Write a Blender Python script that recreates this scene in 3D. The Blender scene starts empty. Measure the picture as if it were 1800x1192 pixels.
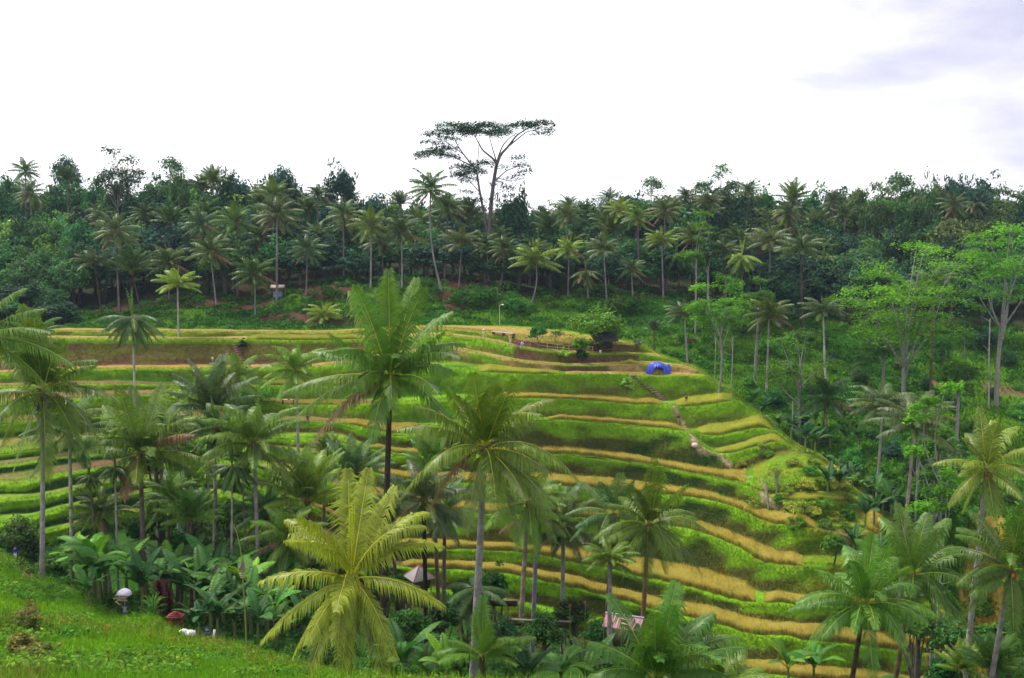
import bpy, bmesh, math, random
import numpy as np
from mathutils import Vector, Matrix, noise as mnoise

# ------------------------------------------------------------------ camera, world, sun, exposure
F = 1730.0
PITCH = math.radians(6.46)
SC = bpy.context.scene
COL = SC.collection
cam_d = bpy.data.cameras.new("camera"); cam = bpy.data.objects.new("camera", cam_d); COL.objects.link(cam)
cam.location = (0, 0, 0); cam.rotation_euler = (math.radians(90) - PITCH, 0, 0)
cam_d.sensor_width = 36; cam_d.lens = F / 1800 * 36; cam_d.clip_end = 6000; cam_d.clip_start = 0.1
SC.camera = cam

SUN_EL, SUN_AZ = 62.0, 305.0      # azimuth clockwise from +Y
w = bpy.data.worlds.new("World"); SC.world = w; w.use_nodes = True
nt = w.node_tree; nt.nodes.clear()
def N(t, nt=nt, **k):
    n = nt.nodes.new(t)
    for a, b in k.items(): setattr(n, a, b)
    return n
L = nt.links.new
out = N('ShaderNodeOutputWorld'); bg = N('ShaderNodeBackground'); bg.inputs[1].default_value = 0.1
sky = N('ShaderNodeTexSky', sky_type='NISHITA'); sky.sun_disc = False
sky.sun_elevation = math.radians(SUN_EL); sky.sun_rotation = math.radians(SUN_AZ)
tc = N('ShaderNodeTexCoord'); mp = N('ShaderNodeMapping'); mp.inputs['Scale'].default_value = (1.0, 1.0, 3.2)
mp.inputs['Location'].default_value = (0.35, 0.0, 0.2)
n1 = N('ShaderNodeTexNoise'); n1.inputs['Scale'].default_value = 2.6; n1.inputs['Detail'].default_value = 7; n1.inputs['Roughness'].default_value = 0.55
sx = N('ShaderNodeSeparateXYZ')
# thin grey-violet patches in the cloud sheet, thicker towards the east (+X)
mx = N('ShaderNodeMath', operation='MULTIPLY_ADD'); mx.inputs[1].default_value = 0.42; mx.inputs[2].default_value = -0.095
mz = N('ShaderNodeMath', operation='MULTIPLY_ADD'); mz.inputs[1].default_value = 0.15
ad = N('ShaderNodeMath', operation='ADD')
cr = N('ShaderNodeValToRGB'); cr.color_ramp.elements[0].position = 0.40; cr.color_ramp.elements[1].position = 0.80
cr.color_ramp.elements[0].color = (6.9, 6.9, 7.1, 1); cr.color_ramp.elements[1].color = (3.0, 2.9, 3.75, 1)
cr.color_ramp.interpolation = 'EASE'
mixc = N('ShaderNodeMix', data_type='RGBA'); mixc.inputs[0].default_value = 0.93
L(tc.outputs['Generated'], mp.inputs[0]); L(mp.outputs[0], n1.inputs[0]); L(tc.outputs['Generated'], sx.inputs[0])
L(sx.outputs[0], mx.inputs[0]); L(sx.outputs[2], mz.inputs[0]); L(mx.outputs[0], mz.inputs[2])
L(n1.outputs[0], ad.inputs[0]); L(mz.outputs[0], ad.inputs[1]); L(ad.outputs[0], cr.inputs[0])
L(sky.outputs[0], mixc.inputs[6]); L(cr.outputs[0], mixc.inputs[7]); L(mixc.outputs[2], bg.inputs[0]); L(bg.outputs[0], out.inputs[0])

sd = bpy.data.lights.new("sun", 'SUN'); sd.energy = 1.9; sd.angle = math.radians(10); sd.color = (1, 0.95, 0.86)
so = bpy.data.objects.new("sun", sd); COL.objects.link(so)
az, el = math.radians(SUN_AZ), math.radians(SUN_EL)
sv = Vector((math.sin(az) * math.cos(el), math.cos(az) * math.cos(el), math.sin(el)))
so.rotation_euler = sv.to_track_quat('Z', 'Y').to_euler()
SC.view_settings.view_transform = 'Standard'; SC.view_settings.look = 'None'
SC.view_settings.gamma = 1.0; SC.view_settings.exposure = 1.22; SC.view_settings.use_curve_mapping = False
SC.cycles.max_bounces = 5; SC.cycles.diffuse_bounces = 3; SC.cycles.transmission_bounces = 3; SC.cycles.glossy_bounces = 2
SC.cycles.use_denoising = True; SC.cycles.denoiser = 'OPENIMAGEDENOISE'; SC.cycles.denoising_prefilter = 'FAST'
SC.cycles.volume_bounces = 0
SC.cycles.use_adaptive_sampling = True; SC.cycles.adaptive_threshold = 0.015

# ------------------------------------------------------------------ helpers
R = np.random.default_rng(7)
def conv(u, v):
    dx = (np.asarray(u, float) - 900) / F; dz = -(np.asarray(v, float) - 596) / F
    den = math.cos(PITCH) + dz * math.sin(PITCH)
    return 900 + F * dx / den, (math.sin(PITCH) - dz * math.cos(PITCH)) / den      # column U, depression tangent
def srgb(r, g, b, k=1.0):
    f = lambda c: ((c / 255 + 0.055) / 1.055) ** 2.4 if c > 10 else c / 255 / 12.92
    return np.array([f(r) * k, f(g) * k, f(b) * k])

def material(name, color=(0.5, 0.5, 0.5), rough=0.8, attr=False, transl=0.0, spec=0.3, nscale=3.0, namp=0.25, bump=0.0, bscale=8.0, rnd=0.0, hue=0.0, metal=0.0):
    m = bpy.data.materials.new(name); m.use_nodes = True; t = m.node_tree; t.nodes.clear()
    l = t.links.new
    o = N('ShaderNodeOutputMaterial', t); p = N('ShaderNodeBsdfPrincipled', t)
    p.inputs['Roughness'].default_value = rough; p.inputs['Specular IOR Level'].default_value = spec; p.inputs['Metallic'].default_value = metal
    if attr:
        a = N('ShaderNodeAttribute', t, attribute_name='Col'); base = a.outputs[0]
    else:
        a = N('ShaderNodeRGB', t); a.outputs[0].default_value = (*color, 1); base = a.outputs[0]
    g = N('ShaderNodeTexCoord', t); n = N('ShaderNodeTexNoise', t); n.inputs['Scale'].default_value = nscale; n.inputs['Detail'].default_value = 5
    l(g.outputs['Object'], n.inputs[0])
    mr = N('ShaderNodeMapRange', t); mr.inputs[1].default_value = 0.25; mr.inputs[2].default_value = 0.75
    mr.inputs[3].default_value = 1 - namp; mr.inputs[4].default_value = 1 + namp
    l(n.outputs[0], mr.inputs[0])
    hs = N('ShaderNodeHueSaturation', t); l(base, hs.inputs['Color']); l(mr.outputs[0], hs.inputs['Value'])
    if rnd or hue:
        oi = N('ShaderNodeObjectInfo', t)
        m1 = N('ShaderNodeMapRange', t); m1.inputs[3].default_value = 0.5 - hue; m1.inputs[4].default_value = 0.5 + hue
        l(oi.outputs['Random'], m1.inputs[0]); l(m1.outputs[0], hs.inputs['Hue'])
        m2 = N('ShaderNodeMath', t, operation='MULTIPLY'); m2.inputs[1].default_value = 7.31; l(oi.outputs['Random'], m2.inputs[0])
        m3 = N('ShaderNodeMath', t, operation='FRACT'); l(m2.outputs[0], m3.inputs[0])
        m4 = N('ShaderNodeMapRange', t); m4.inputs[3].default_value = 1 - rnd; m4.inputs[4].default_value = 1 + rnd; l(m3.outputs[0], m4.inputs[0])
        m5 = N('ShaderNodeMath', t, operation='MULTIPLY'); l(m4.outputs[0], m5.inputs[0]); l(mr.outputs[0], m5.inputs[1]); l(m5.outputs[0], hs.inputs['Value'])
    l(hs.outputs[0], p.inputs['Base Color'])
    if bump:
        nb = N('ShaderNodeTexNoise', t); nb.inputs['Scale'].default_value = bscale; nb.inputs['Detail'].default_value = 6; l(g.outputs['Object'], nb.inputs[0])
        bb = N('ShaderNodeBump', t); bb.inputs['Strength'].default_value = bump; bb.inputs['Distance'].default_value = 0.3
        l(nb.outputs[0], bb.inputs['Height']); l(bb.outputs[0], p.inputs['Normal'])
    if transl:
        tr = N('ShaderNodeBsdfTranslucent', t); l(hs.outputs[0], tr.inputs[0]); ms = N('ShaderNodeMixShader', t); ms.inputs[0].default_value = transl
        l(p.outputs[0], ms.inputs[1]); l(tr.outputs[0], ms.inputs[2]); l(ms.outputs[0], o.inputs[0])
    else: l(p.outputs[0], o.inputs[0])
    return m

M_GROUND = material("ground_cover", attr=True, rough=0.95, spec=0.05, nscale=1.6, namp=0.32, bump=0.9, bscale=3.5)
M_GRASS = material("grass_blades", attr=True, rough=0.7, spec=0.06, transl=0.35, nscale=0.6, namp=0.15)
M_PALM = material("palm_leaf", attr=True, rough=0.42, spec=0.34, transl=0.24, nscale=1.0, namp=0.12, rnd=0.2, hue=0.02)
M_LEAF = material("tree_leaf", attr=True, rough=0.55, spec=0.12, transl=0.3, nscale=0.35, namp=0.3, rnd=0.3, hue=0.03)
M_LEAF2 = material("airy_leaf", attr=True, rough=0.6, spec=0.1, transl=0.4, nscale=0.5, namp=0.18, rnd=0.1, hue=0.01)
M_TRUNK = material("palm_bark", attr=True, rough=0.9, spec=0.1, nscale=4, namp=0.3, bump=0.5, bscale=9, rnd=0.15)
M_BARK = material("tree_bark", attr=True, rough=0.9, spec=0.1, nscale=2.5, namp=0.35, bump=0.4, bscale=6)
M_BANANA = material("banana_leaf", attr=True, rough=0.5, spec=0.22, transl=0.3, nscale=1.2, namp=0.15, rnd=0.2, hue=0.015)
M_COL = material("painted", attr=True, rough=0.7, spec=0.25, nscale=5, namp=0.18)

class MB:
    """collects geometry with vertex colours"""
    def __init__(s): s.v = []; s.c = []; s.t = []; s.q = []; s.n = 0
    def add(s, V, C, T=None, Q=None):
        V = np.asarray(V, np.float32).reshape(-1, 3); k = len(V)
        C = np.asarray(C, np.float32)
        if C.ndim == 1: C = np.tile(C[:3], (k, 1))
        s.v.append(V); s.c.append(C)
        if T is not None and len(T): s.t.append(np.asarray(T, np.int64).reshape(-1, 3) + s.n)
        if Q is not None and len(Q): s.q.append(np.asarray(Q, np.int64).reshape(-1, 4) + s.n)
        s.n += k
    def mesh(s, name, mat, smooth=False):
        me = bpy.data.meshes.new(name)
        V = np.concatenate(s.v); C = np.concatenate(s.c)
        T = np.concatenate(s.t) if s.t else np.zeros((0, 3), np.int64)
        Q = np.concatenate(s.q) if s.q else np.zeros((0, 4), np.int64)
        me.vertices.add(len(V)); me.vertices.foreach_set("co", V.ravel())
        nl = T.size + Q.size; npol = len(T) + len(Q)
        me.loops.add(nl); me.polygons.add(npol)
        me.loops.foreach_set("vertex_index", np.concatenate([T.ravel(), Q.ravel()]).astype(np.int32))
        st = np.concatenate([np.arange(len(T)) * 3, T.size + np.arange(len(Q)) * 4]).astype(np.int32)
        me.polygons.foreach_set("loop_start", st)
        me.update(calc_edges=True)
        if smooth: me.polygons.foreach_set("use_smooth", np.ones(npol, bool))
        ca = me.color_attributes.new("Col", 'FLOAT_COLOR', 'POINT')
        ca.data.foreach_set("color", np.concatenate([C, np.ones((len(C), 1), np.float32)], 1).ravel())
        me.materials.append(mat); me.validate()
        return me
    def tube(s, pts, rad, col, seg=6, cap=True):
        pts = np.asarray(pts, float); n = len(pts); rad = np.broadcast_to(rad, (n,))
        T = np.gradient(pts, axis=0); T /= np.linalg.norm(T, axis=1)[:, None] + 1e-9
        ref = np.array([0, 0, 1.0]) if abs(T[0][2]) < 0.9 else np.array([1.0, 0, 0])
        A = np.cross(T, ref); A /= np.linalg.norm(A, axis=1)[:, None] + 1e-9; B = np.cross(T, A)
        an = np.arange(seg) * 2 * math.pi / seg
        V = pts[:, None] + rad[:, None, None] * (np.cos(an)[None, :, None] * A[:, None] + np.sin(an)[None, :, None] * B[:, None])
        i = np.arange(n - 1)[:, None] * seg; j = np.arange(seg)[None]; k = (j + 1) % seg
        Q = np.stack([i + j, i + k, i + seg + k, i + seg + j], -1).reshape(-1, 4)
        V = V.reshape(-1, 3); col = np.asarray(col, float)
        C = np.repeat(col, seg, 0) if col.ndim == 2 else col
        s.add(V, C, None, Q)
        if cap:
            s.add(np.concatenate([pts[-1:], V[-seg:]]), col[-1] if col.ndim == 2 else col, np.stack([np.zeros(seg, int), 1 + np.arange(seg), 1 + (np.arange(seg) + 1) % seg], -1))
    def box(s, c, d, col, rot=0.0, tilt=None):
        x, y, z = d[0] / 2, d[1] / 2, d[2] / 2
        V = np.array([[a, b, e] for a in (-x, x) for b in (-y, y) for e in (-z, z)])
        if tilt is not None: V = V @ np.array(tilt.to_3x3()).T
        r = np.array([[math.cos(rot), -math.sin(rot), 0], [math.sin(rot), math.cos(rot), 0], [0, 0, 1]])
        s.add(V @ r.T + np.asarray(c), col, None, [[0, 1, 3, 2], [4, 6, 7, 5], [0, 4, 5, 1], [2, 3, 7, 6], [0, 2, 6, 4], [1, 5, 7, 3]])
    def ball(s, c, r, col, seg=8, rings=5):
        r = np.broadcast_to(r, (3,)); th = np.linspace(0.02, math.pi - 0.02, rings + 1); ph = np.arange(seg) * 2 * math.pi / seg
        V = np.stack([np.sin(th)[:, None] * np.cos(ph), np.sin(th)[:, None] * np.sin(ph), np.cos(th)[:, None] * np.ones(seg)], -1) * r + np.asarray(c)
        i = np.arange(rings)[:, None] * seg; j = np.arange(seg)[None]; k = (j + 1) % seg
        s.add(V.reshape(-1, 3), col, None, np.stack([i + j, i + seg + j, i + seg + k, i + k], -1).reshape(-1, 4))

def tag(o, label=None, cat=None, group=None, kind=None):
    if label: o['label'] = label
    if cat: o['category'] = cat
    if group: o['group'] = group
    if kind: o['kind'] = kind
    return o
def link(name, me, parent=None, loc=(0, 0, 0), rz=0.0, sc=None):
    o = bpy.data.objects.new(name, me); COL.objects.link(o); o.location = loc; o.rotation_euler = (0, 0, rz)
    if sc is not None: o.scale = sc if hasattr(sc, '__len__') else (sc,) * 3
    if parent: o.parent = parent
    return o
def thing(name, label, cat, loc=(0, 0, 0), rz=0.0, group=None, sc=None):
    return tag(link(name, None, None, loc, rz, sc), label, cat, group)
def nrm(a): return a / (np.linalg.norm(a, axis=-1, keepdims=True) + 1e-9)
def wobble(x, y, s=1.0, seed=0):
    """smooth pseudo noise in about [-1,1]"""
    r = np.random.default_rng(seed); o = 0
    for k in range(7):
        a = r.uniform(0, 2 * math.pi); f = s * r.uniform(0.6, 2.2)
        o = o + np.sin((x * math.cos(a) + y * math.sin(a)) * f + r.uniform(0, 6.28))
    return o / 4.0

# ------------------------------------------------------------------ terrain: terrace lines traced, then turned into level treads and banks
UC = np.concatenate([np.arange(-900, -80, 20), np.arange(-80, 1880, 4), np.arange(1880, 2800, 20)]).astype(float)
NCOL = len(UC); AC = (UC - 900) / F
def line(pts, sm=2.0):
    p = np.array(pts, float); U, V = conv(p[:, 0], p[:, 1]); o = np.argsort(U); v = np.interp(UC, U[o], V[o])
    k = np.exp(-0.5 * (np.arange(-8, 9) / sm) ** 2); k /= k.sum()
    return np.convolve(np.pad(v, 8, mode='edge'), k, 'valid')
def tab(pts):
    p = np.array(pts, float); return np.interp(UC, p[:, 0], p[:, 1])
RIDGE = [(1085,597),(1120,603),(1150,618),(1190,635),(1215,642),(1235,652),(1260,672),(1290,683),(1304,700),(1340,725),(1375,755),(1392,775),(1405,785),(1440,800),(1490,845),(1530,880),(1560,905),(1590,950),(1620,1000),(1660,1060),(1700,1120),(1720,1192),(1900,1300)]
S0 = line([(-100,582),(100,577),(250,577),(400,579),(500,581),(600,580),(700,572),(780,572),(860,572),(940,575),(1000,582),(1050,592)] + RIDGE)
TL = [  # alternating crest (front edge of a tread) and base (foot of the bank below it)
 [(-100,588),(100,583),(400,584),(560,586),(700,580),(780,577),(850,585),(880,590),(905,596),(945,602),(980,603),(1020,604),(1080,604),(1150,606)],
 [(-100,596),(100,590),(400,592),(430,590),(560,592),(700,587),(780,583),(850,592),(880,598),(905,606),(945,612),(1000,615),(1050,617),(1090,618),(1150,620)],
 [(-100,600),(100,596),(400,597),(560,599),(700,595),(780,591),(850,598),(900,609),(945,616),(1000,620),(1050,622),(1100,622),(1125,622),(1160,628)],
 [(-100,655),(0,650),(100,645),(200,641),(370,640),(450,640),(550,638),(620,630),(700,615),(780,608),(810,610),(850,618),(880,624),(920,632),(960,636),(1000,638),(1050,637),(1125,634),(1150,634),(1190,640)],
 [(-100,662),(0,658),(100,652),(200,650),(370,650),(450,650),(550,647),(620,640),(700,622),(780,611),(810,615),(850,624),(870,630),(920,636),(960,640),(1000,643),(1060,643),(1100,640),(1150,641),(1180,643),(1215,650)],
 [(-100,676),(100,670),(200,668),(300,672),(370,674),(430,668),(500,670),(600,665),(700,640),(780,634),(840,638),(870,640),(900,643),(950,647),(990,650),(1050,652),(1130,653),(1200,655),(1235,658)],
 [(-100,682),(100,678),(200,677),(300,677),(400,680),(500,678),(600,680),(700,655),(800,648),(840,655),(900,657),(960,659),(1000,658),(1050,657),(1100,659),(1150,662),(1200,661),(1235,660)],
 [(-100,695),(200,686),(300,684),(400,690),(500,703),(600,703),(700,697),(800,693),(870,690),(900,690),(960,691),(1000,692),(1050,693),(1100,697),(1150,700),(1180,700),(1200,698),(1250,692),(1290,688)],
 [(-100,718),(0,712),(200,700),(300,694),(400,700),(500,712),(600,713),(700,710),(800,706),(880,702),(950,701),(1000,703),(1050,706),(1085,709),(1115,712),(1150,712),(1180,714),(1210,718),(1230,714),(1260,710),(1300,704)],
 [(-100,745),(0,732),(200,720),(400,722),(500,731),(600,732),(640,736),(700,742),(800,738),(960,729),(1010,730),(1050,732),(1100,736),(1150,740),(1190,745),(1215,750),(1235,746),(1260,744),(1300,738),(1330,728),(1350,733)],
 [(-100,758),(0,745),(200,730),(400,735),(500,742),(600,743),(640,752),(690,766),(730,764),(800,756),(880,745),(960,738),(1010,739),(1050,744),(1100,748),(1150,752),(1200,756),(1225,764),(1265,768),(1290,762),(1330,753),(1375,758)],
 [(-100,759),(0,746),(200,731),(400,736),(500,743),(600,744),(640,753),(690,767),(730,765),(800,757),(880,746),(960,739),(1010,740),(1050,745),(1100,749),(1150,753),(1200,757),(1222,764),(1240,784),(1265,790),(1290,787),(1330,772),(1365,762),(1400,790)],
 [(-100,760),(0,747),(200,732),(400,737),(500,744),(600,745),(640,754),(690,768),(730,766),(800,758),(880,747),(960,740),(1010,741),(1050,746),(1100,750),(1150,754),(1200,758),(1222,766),(1240,792),(1265,799),(1290,799),(1330,786),(1365,778),(1405,793)],
 [(-100,790),(0,770),(200,750),(400,755),(500,760),(600,761),(650,780),(700,786),(800,786),(960,785),(1000,786),(1050,790),(1100,796),(1135,802),(1165,808),(1200,813),(1260,824),(1290,826),(1325,815),(1360,795),(1410,789)],
 [(-100,815),(0,797),(50,791),(110,784),(200,772),(400,770),(500,771),(600,776),(700,800),(800,801),(900,799),(1000,799),(1050,806),(1100,812),(1135,816),(1165,821),(1200,829),(1250,837),(1290,846),(1310,851),(1340,859),(1380,854),(1440,848),(1495,852)],
 [(-100,816),(0,798),(50,792),(110,785),(200,773),(400,771),(500,772),(600,777),(700,801),(800,802),(900,800),(1000,800),(1050,807),(1100,813),(1135,817),(1165,822),(1200,830),(1250,838),(1290,847),(1310,852),(1335,860),(1352,869),(1400,871),(1450,869),(1500,867),(1530,880)],
 [(-100,817),(0,799),(50,793),(110,786),(200,774),(400,772),(500,773),(600,778),(700,802),(800,803),(900,801),(1000,801),(1050,808),(1100,814),(1135,818),(1165,823),(1200,831),(1250,839),(1290,848),(1310,853),(1335,862),(1352,878),(1400,884),(1450,885),(1500,882),(1540,893)],
 [(-100,825),(0,809),(110,795),(250,780),(400,780),(550,786),(700,826),(800,828),(1000,832),(1100,842),(1165,850),(1190,855),(1230,860),(1270,870),(1300,880),(1340,893),(1380,900),(1420,908),(1450,916),(1500,905),(1540,892)],
 [(-100,837),(0,822),(110,806),(250,791),(400,791),(550,803),(700,842),(800,850),(1000,858),(1100,864),(1185,873),(1230,877),(1270,886),(1300,896),(1330,911),(1360,924),(1400,928),(1440,932),(1480,938),(1540,945),(1590,955)],
 [(-100,850),(0,833),(110,815),(250,800),(400,801),(550,820),(700,868),(850,882),(1000,890),(1100,896),(1160,902),(1200,909),(1250,920),(1290,935),(1330,952),(1360,964),(1400,969),(1430,971),(1500,974),(1600,985)],
 [(-100,866),(0,852),(45,853),(110,838),(250,813),(400,815),(550,845),(700,888),(850,905),(1000,912),(1100,916),(1200,929),(1250,942),(1280,956),(1310,971),(1330,984),(1350,991),(1380,996),(1420,997),(1460,999),(1620,1005)],
 [(-100,880),(0,866),(60,867),(140,850),(230,833),(400,832),(550,880),(640,925),(700,944),(760,947),(830,951),(900,954),(960,958),(1020,963),(1100,975),(1200,991),(1250,1003),(1300,1018),(1345,1035),(1400,1042),(1500,1045),(1650,1050)],
 [(-100,893),(0,883),(60,879),(110,868),(140,857),(180,848),(230,841),(400,842),(550,892),(640,945),(690,964),(760,966),(830,969),(900,972),(960,979),(1020,993),(1060,1001),(1110,1012),(1150,1020),(1190,1031),(1230,1039),(1280,1054),(1320,1063),(1370,1062),(1400,1066),(1500,1070),(1680,1080)],
 [(-100,912),(0,903),(55,901),(110,886),(200,867),(290,852),(400,860),(550,915),(640,965),(690,982),(760,985),(900,990),(940,1000),(1000,1010),(1080,1030),(1150,1050),(1200,1058),(1250,1065),(1300,1080),(1350,1092),(1450,1098),(1560,1110),(1700,1125)],
 [(-100,935),(0,928),(55,914),(110,895),(160,885),(200,876),(290,860),(400,872),(550,930),(640,978),(690,996),(800,1004),(900,1013),(950,1022),(1000,1033),(1060,1048),(1100,1060),(1150,1075),(1250,1099),(1300,1111),(1340,1119),(1380,1119),(1420,1129),(1480,1136),(1570,1144),(1720,1160)],
 [(-100,955),(0,945),(110,920),(220,893),(400,895),(550,955),(690,1018),(900,1045),(1100,1083),(1150,1103),(1230,1143),(1300,1155),(1400,1165),(1500,1175),(1720,1200)],
 [(-100,965),(0,955),(110,932),(150,913),(230,898),(400,906),(550,968),(690,1032),(900,1060),(1100,1112),(1230,1174),(1400,1196),(1570,1210)],
 [(-100,985),(0,975),(110,955),(230,925),(400,940),(550,1000),(690,1060),(900,1085),(1100,1140),(1230,1200),(1500,1225)],
]
LN = [line(t) for t in TL]
S0 = S0 + 0.0022 * wobble(UC / 17, UC * 0, 1.0, 77) * np.clip((UC - 1220) / 60, 0, 1)
ridge_mask = UC > conv(1085, 597)[0]
wob = [0.0011 * wobble(UC / 30, k * 3.1, 1.0, k) for k in range(len(LN))]
prev = S0.copy(); LV = []
for k, l in enumerate(LN):
    l = l + (wob[k] * np.clip((l - 0.13) / 0.15, 0, 1) if k % 2 == 0 else 0)
    l = np.maximum(l, prev + (0.00025 if k else 0.0006)); l = np.where(ridge_mask & (l < S0 + 0.0004), prev + 1e-5, l); LV.append(l); prev = l
RICE_H = 0.7
def rice_mask(k, U):      # where standing rice grows on tread k (behind crest k)
    f = lambda a, b: (U > a) & (U < b)
    return {3: f(838, 988), 4: f(868, 1172) | f(1186, 1296), 5: f(600, 740) | f(962, 1212) | f(1232, 1372), 7: f(640, 1335), 9: f(560, 1452),
            10: f(640, 1470), 11: f(540, 1346) | f(1358, 1640), 12: f(700, 1690), 13: f(760, 1720)}.get(k, np.zeros_like(U, bool))
D0 = tab([(-900,178),(-100,186),(400,188),(900,186),(1085,184),(2800,184)])
_ks = np.exp(-0.5 * (np.arange(-24, 25) / 9.0) ** 2); _ks /= _ks.sum()
def smc(x, n=24): return np.convolve(np.pad(x, n, mode='edge'), _ks, 'valid')
RSM = {k: smc(rice_mask(k, UC).astype(float)) for k in range(15)}
def integrate(Dst):
    D = Dst.copy(); Z = -S0 * D; outD = [D.copy()]; outZ = [Z.copy()]; ps = S0
    for k, l in enumerate(LV):
        if k % 2 == 0:                        # tread: level
            D = np.minimum(-Z / l, D - 0.02)
            Z = np.minimum(Z, -l * D + 0.0)
        else:                                 # bank
            kk = (k + 1) // 2 ; lnx = LV[k + 1] if k + 1 < len(LV) else l + 0.02
            sh = RSM[kk] * np.minimum(0.68 * (lnx - l), 0.72 * RICE_H / D)
            l = l + sh
            s = 0.32 if k > 4 else 0.6
            h = np.maximum((l * D + Z) / (1 + s * l), 0.0); Z = Z - h; D = D - s * h - 0.02
        outD.append(D.copy()); outZ.append(Z.copy())
    k2 = np.exp(-0.5 * (np.arange(-48, 49) / 16.0) ** 2); k2 /= k2.sum(); sD = []
    for i in range(len(outD)):
        V = -outZ[i] / outD[i]; d = np.convolve(np.pad(outD[i], 48, mode='edge'), k2, 'valid')
        if i: d = np.minimum(d, sD[-1] - 0.02)
        sD.append(d); outZ[i] = -V * d
    return sD, outZ
oD, oZ = integrate(D0)
i11 = int(np.argmin(abs(UC - 1060)))
zc = [oZ[1 + 2 * k][i11] for k in range(14)]       # crest heights at a middle column
print("crest z", [round(float(z), 1) for z in zc], "D", [round(float(oD[1 + 2 * k][i11]), 1) for k in range(14)])
rz = [(1085, 597, -S0[int(np.argmin(abs(UC - 1085)))] * 184), (1150, 618, zc[2] + .3), (1190, 635, zc[2]), (1235, 652, zc[3]), (1290, 683, zc[4] + .6), (1375, 755, zc[5]), (1440, 800, zc[5] - 1.6), (1495, 850, zc[7] - .3),
      (1560, 905, zc[9] + .3), (1600, 965, zc[10]), (1650, 1045, zc[11]), (1700, 1120, zc[12]), (1720, 1192, zc[13]), (1900, 1300, zc[13] - 1)]
RU = [float(conv(a, b)[0]) for a, b, c in rz]; RD = [-c / float(conv(a, b)[1]) for a, b, c in rz]
DR = smc(np.interp(UC, RU, RD)); DR = np.minimum(DR, D0 + 0 * DR)
Dst = np.where(ridge_mask, DR, D0)
#print("ridge D", [round(float(x)) for x in RD])
oD, oZ = integrate(Dst)

# far hillside and forest floor
VF = line([(-100,577),(100,571),(150,562),(250,542),(350,532),(450,538),(520,516),(600,506),(780,506),(900,520),(960,530),(1050,525),(1150,528),(1200,540),(1300,556),(1450,566),(1550,580),(1700,590),(1800,585),(2000,580)], 4)
DF = tab([(-900,186),(-100,193),(150,203),(450,212),(900,213),(1150,215),(1400,205),(1700,196),(2800,190)])
FV = np.array([520, 560, 600, 650, 700, 770, 860, 950, 1050, 1192, 1300]); FD = np.array([215, 206, 198, 188, 174, 153, 129, 111, 98, 84, 76.])
FVt = conv(900, FV)[1]
rowsD, rowsZ, rtype = [], [], []
def addrow(D, Z, t): rowsD.append(np.array(D, float) * np.ones(NCOL)); rowsZ.append(np.array(Z, float) * np.ones(NCOL)); rtype.append(t)
ZF = -VF * DF
for D, z in ((1500, 6), (900, 4), (600, 0), (450, -3), (380, -4), (330, -5.5), (295, -8), (265, -10)):
    addrow(D, z, 'forest')
addrow(245, (ZF + -10) / 2, 'forest'); addrow(DF + 12, ZF + 1.5, 'forest'); addrow(DF + 4, ZF + 0.6, 'forest')
dip = np.clip((UC - RU[0]) / 60, 0, 1)
Vb = S0 - 0.0015 * ridge_mask; NF = 46
x = UC * 0
for j in range(NF + 1):
    t = j / NF; V = VF + (np.maximum(Vb, VF + 0.004) - VF) * t
    Dn = DF + (np.where(ridge_mask, 0, D0 + 1.0) - DF) * t
    Dfar = np.minimum(np.interp(V, FVt, FD), DF - 0.3 * j)
    Dfar = np.maximum(Dfar, Dst + 9 * dip + 1.0 + 0.1 * (NF - j))
    bl = np.clip((UC - (RU[0] - 60)) / 60, 0, 1)
    D = Dn * (1 - bl) + Dfar * bl if j else DF
    if rowsD: D = np.minimum(D, rowsD[-1] - 0.05)
    Z = -V * D
    # small terraces across the slope
    st = 1.9; q = Z / st + 0.35 * wobble(UC / 90, 0 * UC, 1.0, 5); fr = q - np.floor(q); qs = np.floor(q) + np.clip((fr - 0.62) / 0.38, 0, 1)
    Zt = (qs - (q - Z / st)) * st
    amt = 0.75 * np.clip(t * 6, 0, 1) * np.clip((1 - t) * 5, 0, 1)
    addrow(D, Z * (1 - amt) + Zt * amt, 'far')
addrow(Dst + 0.9 + 3.5 * dip, rowsZ[-1] * (1 - 0.6 * dip) + 0.6 * dip * oZ[0] - 2.2 * dip, 'dip')
def seg(DA, ZA, DB, ZB, n, t, prof=None):
    for j in range(1, n + 1):
        s = j / n; p = prof(s) if prof else s
        addrow(DA + (DB - DA) * s, ZA + (ZB - ZA) * p, t)
seg(rowsD[-1], rowsZ[-1], oD[0], oZ[0], 3, 'bankB')
for k in range(len(LV)):
    kk = k // 2
    if k % 2 == 0: seg(oD[k], oZ[k], oD[k + 1], oZ[k + 1], 5, 'tread%d' % kk)
    else: seg(oD[k], oZ[k], oD[k + 1], oZ[k + 1], 7, 'bank%d' % kk, lambda s: s ** 0.8)
VCR = line([(-100,935),(0,968),(60,1012),(130,1035),(180,1078),(270,1088),(300,1116),(400,1136),(470,1158),(560,1184),(620,1206),(700,1230),(900,1238),(1800,1262)], 3)
DCR = tab([(-900,110),(-100,95),(0,89),(200,77),(350,71),(600,63),(900,60),(2800,58)])
ZCR = -VCR * DCR
De, Ze = rowsD[-1].copy(), rowsZ[-1].copy()
DCR = np.minimum(DCR, De - 8); ZCR = -VCR * DCR
Dm = DCR + (De - DCR) * 0.55; Zm = np.minimum(Ze, ZCR) - 1.0
Dm2 = DCR + (De - DCR) * 0.18; Zm2 = ZCR - 2.2
seg(De, Ze, Dm, Zm, 8, 'valley'); seg(Dm, Zm, Dm2, Zm2, 8, 'valley'); seg(Dm2, Zm2, DCR, ZCR, 4, 'valley')
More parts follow.
